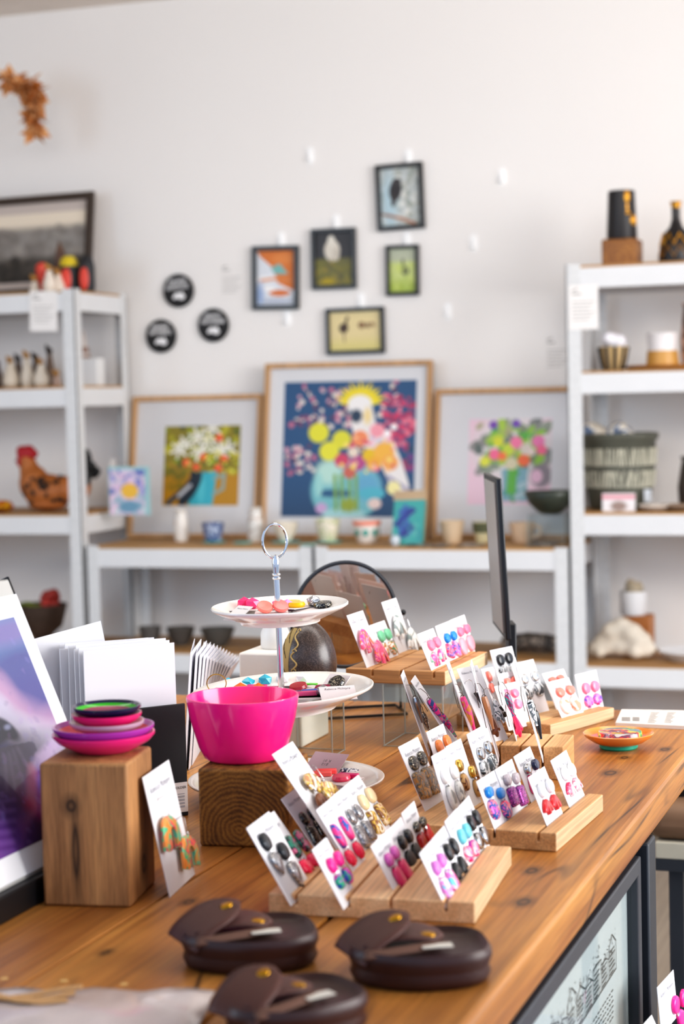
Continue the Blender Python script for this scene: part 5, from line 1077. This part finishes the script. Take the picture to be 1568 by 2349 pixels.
def bird(label, x, z, Y, hpx, wpx, m='#e6dccf', beak='#b98a4a', group='white ceramic birds on the left shelving unit', lean=0.):
    t = thing('ceramic_bird', label, 'ornament', at(x, z, Y), 0, group); H = mm(hpx, Y); R = mm(wpx, Y) / 2
    ob('body', lathe([(0, 0), (.7 * R, 0), (R, .12 * H), (.98 * R, .35 * H), (.6 * R, .62 * H), (.42 * R, .78 * H), (.36 * R, .88 * H), (.2 * R, .96 * H), (0, .97 * H)], 24), mat(m, .5, var=.05), t)
    ob('beak', tube([(0, 0, .9 * H), (.12 * R, -.02, .98 * H), (.1 * R, -.03, 1.06 * H)], [.012, .008, .003], 8), mat(beak, .5), t)
    for s in (-1, 1): ob('eye', ell((s * .25 * R, -.3 * R, .86 * H), (.003, .003, .003)), BLACK, t)
    return t
bird('white ceramic bird left of the others on top of the left unit', 80, Z1, 5.74, 42, 24)
bird('white ceramic bird in front of the red cone on top of the left unit', 114, Z1, 5.72, 66, 34)
bird('white ceramic bird right of the red cone on top of the left unit', 134, Z1, 5.76, 56, 34)
t = thing('red_cone', 'red cone ornament behind the white birds on top of the left unit', 'ornament', at(100, Z1, 5.82)); ob('cone', lathe([(0, 0), (.006, 0), (.012, .02), (.026, .085), (.024, .105), (.012, .115), (0, .116)], 28), mat('#e04a34', .4), t)
for x, w, lb in ((160, 46, 'black ornament with a red oval and yellow cap beside the white birds'), (200, 40, 'black ornament with a red oval at the right end of the left unit top')):
    t = thing('painted_ornament', lb, 'ornament', at(x, Z1, 5.80)); R = mm(w, 5.8) / 2; H = mm(88, 5.8)
    ob('body', lathe([(0, 0), (.85 * R, 0), (R, .15 * H), (R, .7 * H), (.8 * R, .92 * H), (.5 * R, H), (0, H)], 28), mat('#2a2a2e', .5), t)
    ob('red_oval', ell((.1 * R, -.93 * R, .38 * H), (.62 * R, .16 * R, .32 * H)), mat('#e4503f', .4), t)
    if x == 160: ob('yellow_cap', lathe([(.99 * R, .74 * H), (.86 * R, .92 * H), (.5 * R, 1.015 * H)], 28), mat('#d8c02c', .5), t)
t = thing('brown_feather', 'brown feather ornament rising behind the white birds on the left unit', 'ornament', at(140, Z1, 5.86)); ob('feather', prism([(0, 0), (.012, .05), (.024, .10), (.018, .15), (0, .19), (-.012, .16), (-.02, .11), (-.01, .05)], -.004, .004), marble(['#5a3a26', '#7d5434', '#3a2820'], 30), t)
Z2 = LV[1] + .0005
for x, h, w, Y, c, lb in ((-5, 66, 34, 5.74, '#5c4a40', 'dark brown ceramic bird at the left edge of the second shelf'), (26, 72, 42, 5.74, '#dfd3c2', 'stout white ceramic bird, leftmost white one on the second shelf'), (64, 84, 34, 5.74, '#e4dacb', 'tallest white ceramic bird on the second shelf'), (95, 66, 38, 5.72, '#e6dccd', 'shorter white ceramic bird, right of the tallest on the second shelf'), (116, 96, 28, 5.86, '#6d5848', 'brown ceramic bird behind the shorter white one'), (84, 80, 30, 5.88, '#54443a', 'dark brown ceramic bird between two white ones'), (44, 78, 30, 5.88, '#5d4c42', 'dark brown ceramic bird behind the stout white one'), (130, 36, 22, 5.74, '#b49a8c', 'small pinkish ceramic bird at the right end of the second shelf')):
    bird(lb, x, Z2, Y, h, w, c, '#b98a4a' if c > '#9' else '#2e2420', 'ceramic birds on the second shelf of the left unit')
t = thing('white_box', 'plain white box at the right end of the second shelf, left unit', 'box', at(207, Z2, 5.86)); w = mm(60, 5.86); h = mm(66, 5.86); ob('carton', box((0, 0, h / 2), (w, .06, h)), mat('#e6e6e6', .6), t, bevel=.002)
vessel('cone_ornament', 'small pale cone ornament on the white box, left unit', 'ornament', 192, Z2 + h + .0005, 5.87, [(0, 0), (1, 0), (.9, .15), (.55, .5), (.45, .7), (.15, 1), (0, 1)], mat('#c9bfb9', .5), None, 68, 34, band(.02, .4, '#8a6a5c', 1.03, 'base_band', .98, .65))
# hen
Z3 = LV[2] + .0005; HP = at(112, Z3, 5.76)
hn = thing('ceramic_hen', 'orange spotted ceramic hen with red head and dark tail on the left unit', 'ornament', HP); s = mm(1, 5.76)
def hx(x, y): return ((x - 112) * s, 0, (1172 - y) * s)
b = nb()
for (x, y, a, c, d) in ((110, 1125, 62, 46, 44), (75, 1105, 38, 36, 46), (62, 1075, 24, 22, 40), (58, 1048, 18, 18, 18), (165, 1120, 40, 34, 34), (110, 1155, 50, 40, 16), (195, 1112, 24, 18, 22), (212, 1110, 16, 14, 30)): ell(hx(x, y), (a * s, c * s, d * s), b, 18, 10)
ob('body', b, None, hn, remesh=.006).data.materials.append(mat('#b9713a', .5, var=.15))
b = nb(); rs = random.Random(4)
for k in range(30):
    x, y = rs.uniform(60, 175), rs.uniform(1085, 1155); yy = -46 * s * sqrt(max(.05, 1 - ((x - 110) / 68) ** 2 - ((y - 1125) / 52) ** 2)); q = hx(x, y); ell((q[0], yy * .98, q[2]), (5.5 * s, 4 * s, 5.5 * s), b, 10, 6)
ob('spots', b, mat('#3a2a20', .6), hn)['kind'] = 'stuff'
b = nb()
for (x, y, a, d) in ((55, 1035, 26, 20), (45, 1025, 16, 14), (62, 1022, 15, 12), (72, 1032, 15, 12), (40, 1052, 10, 14)): ell(hx(x, y), (a * s, 15 * s, d * s), b, 12, 8)
ob('red_comb', b, mat('#b3202a', .5), hn, remesh=.005); ob('beak', tube([hx(36, 1046), hx(22, 1050)], [.007, .001], 8), mat('#4a3a34', .5), hn)
b = nb()
for k in range(26):
    a = rs.uniform(0, 2 * pi); r = rs.uniform(0, 1) ** .5; q = hx(222 + 26 * r * cos(a), 1066 + 36 * r * sin(a)); ell((q[0], rs.uniform(-.02, .02), q[2]), (9 * s, 9 * s, 11 * s), b, 8, 6)
ob('dark_tail', b, mat('#262729', .6, var=.3), hn)
vessel('painted_fruit', 'small red and yellow ornament at the left edge beside the hen', 'ornament', 8, Z3, 5.72, [(0, 0), (.6, 0), (1, .4), (.7, .85), (0, 1)], marble(['#b0401f', '#d0a020', '#8a2a1c'], 20), None, 30, 54)
Z4 = LV[3] + .0005
BP = at(98, Z4, 5.74); s = mm(1, 5.74)
bp = thing('footed_bowl', 'large dark brown footed bowl on the lower shelf of the left unit', 'bowl', BP)
ob('bowl', lathe([(0, 14 * s), (18 * s, 14 * s), (22 * s, 22 * s), (50 * s, 46 * s), (64 * s, 100 * s), (61 * s, 101 * s), (46 * s, 52 * s), (0, 30 * s)], 40), mat('#4f4038', .5, var=.25), bp, ang=60); ob('foot', lathe([(0, 0), (26 * s, 0), (22 * s, 16 * s), (0, 16 * s)], 32), mat('#332c2a', .5), bp)
lumps('red_rose', 'red ceramic rose resting in the dark brown footed bowl', 'ornament', BP + V((26 * s, -.02, 96 * s)), [(rs.uniform(-14, 14) * s, rs.uniform(-14, 14) * s, rs.uniform(0, 34) * s, 14 * s, 14 * s, 13 * s) for k in range(12)], mat('#a8352c', .5, var=.3), .006)
lumps('green_leaves', 'olive green ceramic leaves lying across the dark brown footed bowl', 'ornament', BP + V((-18 * s, -.01, 92 * s)), [((-30 + 8 * k) * s, 0, (6 + 4 * sin(k)) * s, 13 * s, 16 * s, 6 * s) for k in range(7)], mat('#6f7a2c', .5, var=.3), .006)
# dried foliage, top left, in a tall vase that stands out of frame
vx = -3.95; fo = thing('dried_foliage', 'drooping orange dried foliage at the top left of the wall', 'dried plant', (vx, 5.8, Z1))
tp = ony(20, 180, 5.8) - V((vx, 5.8, Z1)); en = ony(78, 300, 5.8) - V((vx, 5.8, Z1)); md = ony(75, 205, 5.8) - V((vx, 5.8, Z1))
ob('vase', lathe([(0, 0), (.05, 0), (.06, .05), (.05, .16), (.03, .22), (.035, .25), (.025, .25), (.02, .2), (0, .05)], 28), mat('#c9b8a4', .5), fo)
b = nb(); path = [V((0, 0, .1)), V((.06, 0, .40)), tp * .5 + V((0, 0, .16)), tp, tp.lerp(md, .6) + V((0, 0, .015)), md, md.lerp(en, .5), en]
ob('stem', tube(path, [.004, .004, .0035, .003, .003, .0025, .002, .001], 8), mat('#9a6238', .7), fo)
b = nb(); rs = random.Random(11)
for k in range(260):
    i = rs.randint(3, 6); p = path[i].lerp(path[i + 1], rs.random()); d = V((rs.uniform(-.9, 1.1), rs.uniform(-.8, .8), rs.uniform(-1.2, .3))).normalized(); L = rs.uniform(.03, .075); n = d.cross(V((rs.uniform(-1, 1), rs.uniform(-1, 1), rs.uniform(-1, 1)))).normalized() * L * .26
    if p.x + vx > ony(96, 250, 5.8).x: d.x = -abs(d.x)
    b.faces.new([b.verts.new(q) for q in (p, p + d * L * .5 + n, p + d * L, p + d * L * .5 - n)])
lv = ob('leaves', b, marble(['#d08a52', '#c07838', '#e0b080', '#cc8448'], 20, rough=.8, coat=0.), fo, smooth=False); lv['kind'] = 'stuff'
# ---- right unit
R1 = LV[0] + .0005; s = mm(1, 5.76); PP = at(1427, R1, 5.76)
t = thing('timber_block', 'small brown timber block on top of the right unit, under the black beaker', 'wooden block', PP); bh = 58 * s
ob('block', box((0, 0, bh / 2), (76 * s, 76 * s, bh)), wood('small_block', '#7a4a22', '#b07838', 'X', 18, .5, rings=(0, 0, -.03, 'Y', 18), stretch=.5), t, bevel=.006)
bk3 = thing('black_beaker', 'black beaker with dripping gold on the timber block', 'vase', PP + V((0, 0, bh + .0004)))
ob('body', lathe([(0, 0), (32 * s, 0), (33 * s, 3 * s), (28.5 * s, 104 * s), (26.5 * s, 105 * s), (30 * s, 5 * s), (0, 5 * s)], 40), mat('#242021', .45), bk3, ang=60)
GD = mat('#cf9638', .3, .8)
b = nb()
for a, z0, z1, w in ((-62, 102, 78, 7), (-62, 78, 56, 3), (-60, 58, 50, 6.5), (-34, 50, 28, 6), (-44, 46, 32, 5), (-26, 44, 30, 5)):
    a = radians(a + 5); zz = [z0 + (z1 - z0) * i / 6 for i in range(7)]
    tube([((33 - z * .043) * s * cos(a), (33 - z * .043) * s * sin(a), z * s) for z in zz], [w * s * (.7 + .3 * sin(pi * i / 6)) for i in range(7)], 8, b, flat=.5)
ob('gold_drip', b, GD, bk3)
VP = at(1551, R1, 5.76); vz = thing('black_vase', 'black bottle vase with gold zigzags on top of the right shelving unit', 'vase', VP)
ob('body', lathe([(0, 0), (37 * s, 0), (39 * s, 4 * s), (33 * s, 40 * s), (26 * s, 66 * s), (14 * s, 80 * s), (9 * s, 96 * s), (9 * s, 126 * s), (12 * s, 133 * s), (8 * s, 133 * s), (6 * s, 100 * s), (0, 80 * s)], 40), mat('#221f21', .4), vz, ang=60)
b = nb(); pts = []
for k in range(17):
    a = radians(-180 + k * 22.5); z = 40 + 24 * (k % 2); r = (33 if k % 2 == 0 else 26.5) * s * 1.02; pts.append((r * cos(a), r * sin(a), z * s))
tube(pts, 3.6 * s, 6, b); pts = [((36.5 if k % 2 == 0 else 32.5) * s * 1.02 * cos(radians(-180 + 22.5 * k)), (36.5 if k % 2 == 0 else 32.5) * s * 1.02 * sin(radians(-180 + 22.5 * k)), (14 + 24 * (k % 2)) * s) for k in range(17)]
tube(pts, 2.4 * s, 6, b); ob('gold_zigzag', b, GD, vz); ob('gold_lip', lathe([(10 * s, 120 * s), (11 * s, 128 * s), (12.4 * s, 133.5 * s), (9 * s, 134 * s)], 24), GD, vz)
R2 = LV[1] + .0005
sc = vessel('striped_cup', 'gold and black striped cup on the second shelf of the right unit', 'cup', 1407, R2, 5.72, CUP, mat('#c4a878', .4), None, 52, 64)
b = nb(); Rr = mm(64, 5.72) / 2; Hh = mm(52, 5.72)
for k in range(10):
    a = k * 2 * pi / 10; tube([(Rr * r * 1.0 * cos(a), Rr * r * sin(a), Hh * z) for r, z in ((.68, .05), (.87, .5), (1., .98))], .0055, 6, b)
ob('black_stripes', b, mat('#231f1d', .5), sc)
lumps('crumpled_cloth', 'crumpled white cloth stuffed in the striped cup', 'cloth', at(1402, R2 + Hh * .75, 5.72), [(rs.uniform(-26, 20) * s, rs.uniform(-18, 18) * s, rs.uniform(5, 40) * s, 17 * s, 17 * s, 15 * s) for k in range(11)], mat('#eceaf0', .8), .006)
t = thing('wooden_tray', 'round wooden tray at the right of the second shelf, right unit', 'tray', at(1530, R2, 5.76)); ob('tray', lathe([(0, 0), (.12, 0), (.13, .008), (.125, .014), (0, .012)], 40), mat('#a87238', .5, var=.15), t)
wb = at(1520, R2 + .0145, 5.76)
vessel('white_bowl', 'white bowl with a golden wooden base on the round tray', 'bowl', 1519, R2 + .0145, 5.76, [(0, 0), (.9, 0), (1., .08), (.92, .42), (.9, .44), (1, 1), (.93, 1), (.8, .5), (0, .46)], mat('#e6e2e2', .4), None, 68, 68, band(.0, .44, '#c8964a', 1.04, 'wooden_base', 1., .92))
vessel('pink_vase', 'pinkish brown vase at the right edge of the second shelf, right unit', 'vase', 1590, R2 + .0145, 5.80, VASE, marble(['#8f6a56', '#c9a08c', '#6f4f40'], 14), None, 130, 56)
R3 = LV[2] + .0005; PT = at(1421, R3, 5.80); s = mm(1, 5.80)
pot = thing('patterned_pot', 'big charcoal pot carved with pale marks on the right unit', 'pot', PT)
ob('pot', lathe([(0, 0), (60 * s, 0), (66 * s, 6 * s), (77 * s, 80 * s), (80 * s, 148 * s), (86 * s, 152 * s), (86 * s, 164 * s), (80 * s, 165 * s), (74 * s, 150 * s), (70 * s, 80 * s), (56 * s, 10 * s), (0, 10 * s)], 56), mat('#5f6056', .55, var=.2), pot, ang=60)
b = nb(); rs = random.Random(9)
for row, (z0, z1) in enumerate(((95, 132), (48, 84))):
    for k in range(46):
        a = radians(-150 + k * 4.2 + rs.uniform(-1, 1)); da = radians((7 if row else 3) * rs.choice((-1, 0, 1, 1)))
        P_ = []
        for i in range(4):
            z = z0 + (z1 - z0) * i / 3; r = (66 + (z - 6) * .15 if z < 80 else 77 + (z - 80) * .044) + 1.2; P_.append((r * s * cos(a + da * i / 3), r * s * sin(a + da * i / 3), z * s))
        tube(P_, 2.1 * s, 5, b)
ob('carved_marks', b, mat('#c2bfae', .7), pot)['kind'] = 'stuff'
t = ob('tag', box((-82 * s, -.02, 100 * s), (30 * s, .004, 36 * s)), mat('#c3a67e', .7), pot); t.rotation_euler.y = 0
ob('white_tag', box((70 * s, -.075, 30 * s), (15 * s, .004, 28 * s)), mat('#d0d4da', .7), pot)
lumps('shell_pieces', 'cream and blue ceramic pieces heaped in the patterned pot', 'ornament', PT + V((-30 * s, 0, 150 * s)), [((-42 + 12 * k) * s, rs.uniform(-10, 10) * s, (12 + 14 * sin(k * 1.3)) * s, 20 * s, 22 * s, 15 * s) for k in range(9)], marble(['#cfc6b8', '#ddd5c9', '#6f7f9a', '#e2dcd2'], 12), .007)
t = thing('name_card', 'small white price card in front of the patterned pot', 'card', at(1419, R3, 5.64)); w, h = mm(72, 5.64), mm(40, 5.64)
A = Art(40, 24, '#ece8ea', .6); A.band(.08, .32, '#e0a0ac', .1); A.e(.5, .7, .25, .28, '#a08c84', soft=.5)
o = ob('picture', A.mesh(w, h), attr_mat(.6), t, smooth=False); o.location = (-w / 2, -.004, 0); ob('card', box((0, 0, h / 2), (w, .006, h)), WHITE_CARD, t)
for x, w, Y, lb in ((1500, 70, 5.66, 'pale shallow dish right of the price card'), (1550, 64, 5.68, 'brown shallow dish at the right edge of the third shelf')):
    vessel('shallow_dish', lb, 'dish', x, R3, Y, [(0, 0), (.6, 0), (1, .8), (.97, 1), (.6, .3), (0, .25)], mat('#cfc4ba' if x == 1500 else '#8f7a68', .5), None, 14, w)
vessel('dark_vase', 'dark brown vase at the right edge of the third shelf', 'vase', 1590, R3, 5.84, VASE, mat('#4a403a', .5), None, 110, 66)
R4 = LV[3] + .0005; s = mm(1, 5.72)
t = thing('timber_block', 'orange brown timber block behind the coral on the right unit', 'wooden block', at(1466, R4, 5.86)); ob('block', box((0, 0, 44 * s), (60 * s, 60 * s, 88 * s)), mat('#a86a36', .5, var=.15), t, bevel=.004)
PC = at(1452, R4 + 88 * s + .0005, 5.85)
t = thing('white_pot', 'small white pot on the timber block, holding crystals', 'pot', PC); ob('pot', lathe([(0, 0), (26 * s, 0), (29 * s, 3 * s), (31 * s, 54 * s), (28 * s, 54 * s), (26 * s, 8 * s), (0, 6 * s)], 36), mat('#dfdfe1', .5), t, ang=60)
b = nb(); rs = random.Random(2)
t = thing('crystal_cluster', 'tan crystal cluster in the small white pot', 'crystal', PC + V((0, 0, 38 * s)))
for k in range(7):
    q = V((rs.uniform(-12, 12), rs.uniform(-10, 10), 0)) * s; h = rs.uniform(24, 52) * s; r = 10 * s
    lathe([(r, 0), (r * .9, h * .7), (0, h)], 6, q, b)
ob('crystals', b, mat('#b9ab94', .4, var=.2), t, smooth=False)
lumps('white_coral', 'chunky cream coral on the lower shelf of the right unit', 'coral', at(1424, R4, 5.73), [(x * s, y * s, (z + 5) * s, r * s, r * s, r * .9 * s) for x, y, z, r in [(-58, 0, 18, 18), (-40, 6, 34, 22), (-20, 0, 56, 24), (2, 4, 66, 24), (24, 0, 54, 26), (44, -4, 36, 26), (56, 0, 18, 22), (36, -16, 14, 18), (-46, -14, 10, 14), (8, 10, 40, 26), (-66, -6, 8, 10), (0, 4, 22, 24), (-24, 4, 22, 22), (26, 0, 22, 24)]], mat('#d9cfc0', .8, var=.12, scale=14, bump=.4), .009)
t = thing('white_platter', 'white platter tilted at the right end of the lower shelf', 'platter', at(1575, R4, 5.74)); o = ob('plate', lathe([(0, 0), (.05, 0), (.09, .03), (.088, .034), (.05, .008), (0, .008)], 40), mat('#dcdcde', .4), t)
# ------------------------------------------------------------------ light: tall windows out of frame to the right, added ceiling bounce and left fill lamps, and a bright room
def area(name, loc, tgt, size, energy, colr, sy=None):
    l = bpy.data.lights.new(name, 'AREA'); l.energy = energy; l.color = colr; l.shape = 'RECTANGLE'; l.size = size; l.size_y = sy or size
    o = bpy.data.objects.new(name, l); col.objects.link(o); o.location = loc; o.rotation_euler = (V(tgt) - V(loc)).to_track_quat('-Z', 'Y').to_euler(); return o
area('window_light', (3.4, 2.6, 2.1), (-1.2, 3.2, .9), 3.2, 198, (1., .975, .945), 2.2)
area('ceiling_bounce_light', (-1.0, 2.6, 2.78), (-1.6, 5.2, .6), 3.4, 64, (1., .965, .925), 1.6)
area('left_fill_light', (-4.6, .2, 2.0), (-.9, 2.2, .9), 1.8, 34, (.68, .84, 1.))
w = bpy.data.worlds.new('world'); bpy.context.scene.world = w; w.use_nodes = True
nt = w.node_tree; bgn = nt.nodes['Background']; bgn.inputs[1].default_value = .95
tc = nt.nodes.new('ShaderNodeTexCoord'); sx = nt.nodes.new('ShaderNodeSeparateXYZ'); nt.links.new(tc.outputs['Generated'], sx.inputs[0])
r = ramp(nt, [(.3, '#a4b0c0'), (.55, '#c8dcf8'), (1., '#bfdafc')], sx.outputs['Z']); nt.links.new(r.outputs[0], bgn.inputs[0])
mpr = nt.nodes.new('ShaderNodeMapRange'); mpr.inputs[1].default_value = -1; nt.links.new(sx.outputs['Z'], mpr.inputs[0]); nt.links.new(mpr.outputs[0], r.inputs[0])
sc_ = bpy.context.scene
sc_.view_settings.view_transform = 'Standard'; sc_.view_settings.exposure = 0.14; sc_.view_settings.look = 'None'
for lk in ('Medium High Contrast', 'Medium Contrast'):
    try: sc_.view_settings.look = lk; break
    except TypeError as e: pass
sc_.cycles.use_denoising = True; sc_.cycles.max_bounces = 8; sc_.cycles.transparent_max_bounces = 12; sc_.cycles.transmission_bounces = 10
sc_.cycles.caustics_reflective = False; sc_.cycles.caustics_refractive = False
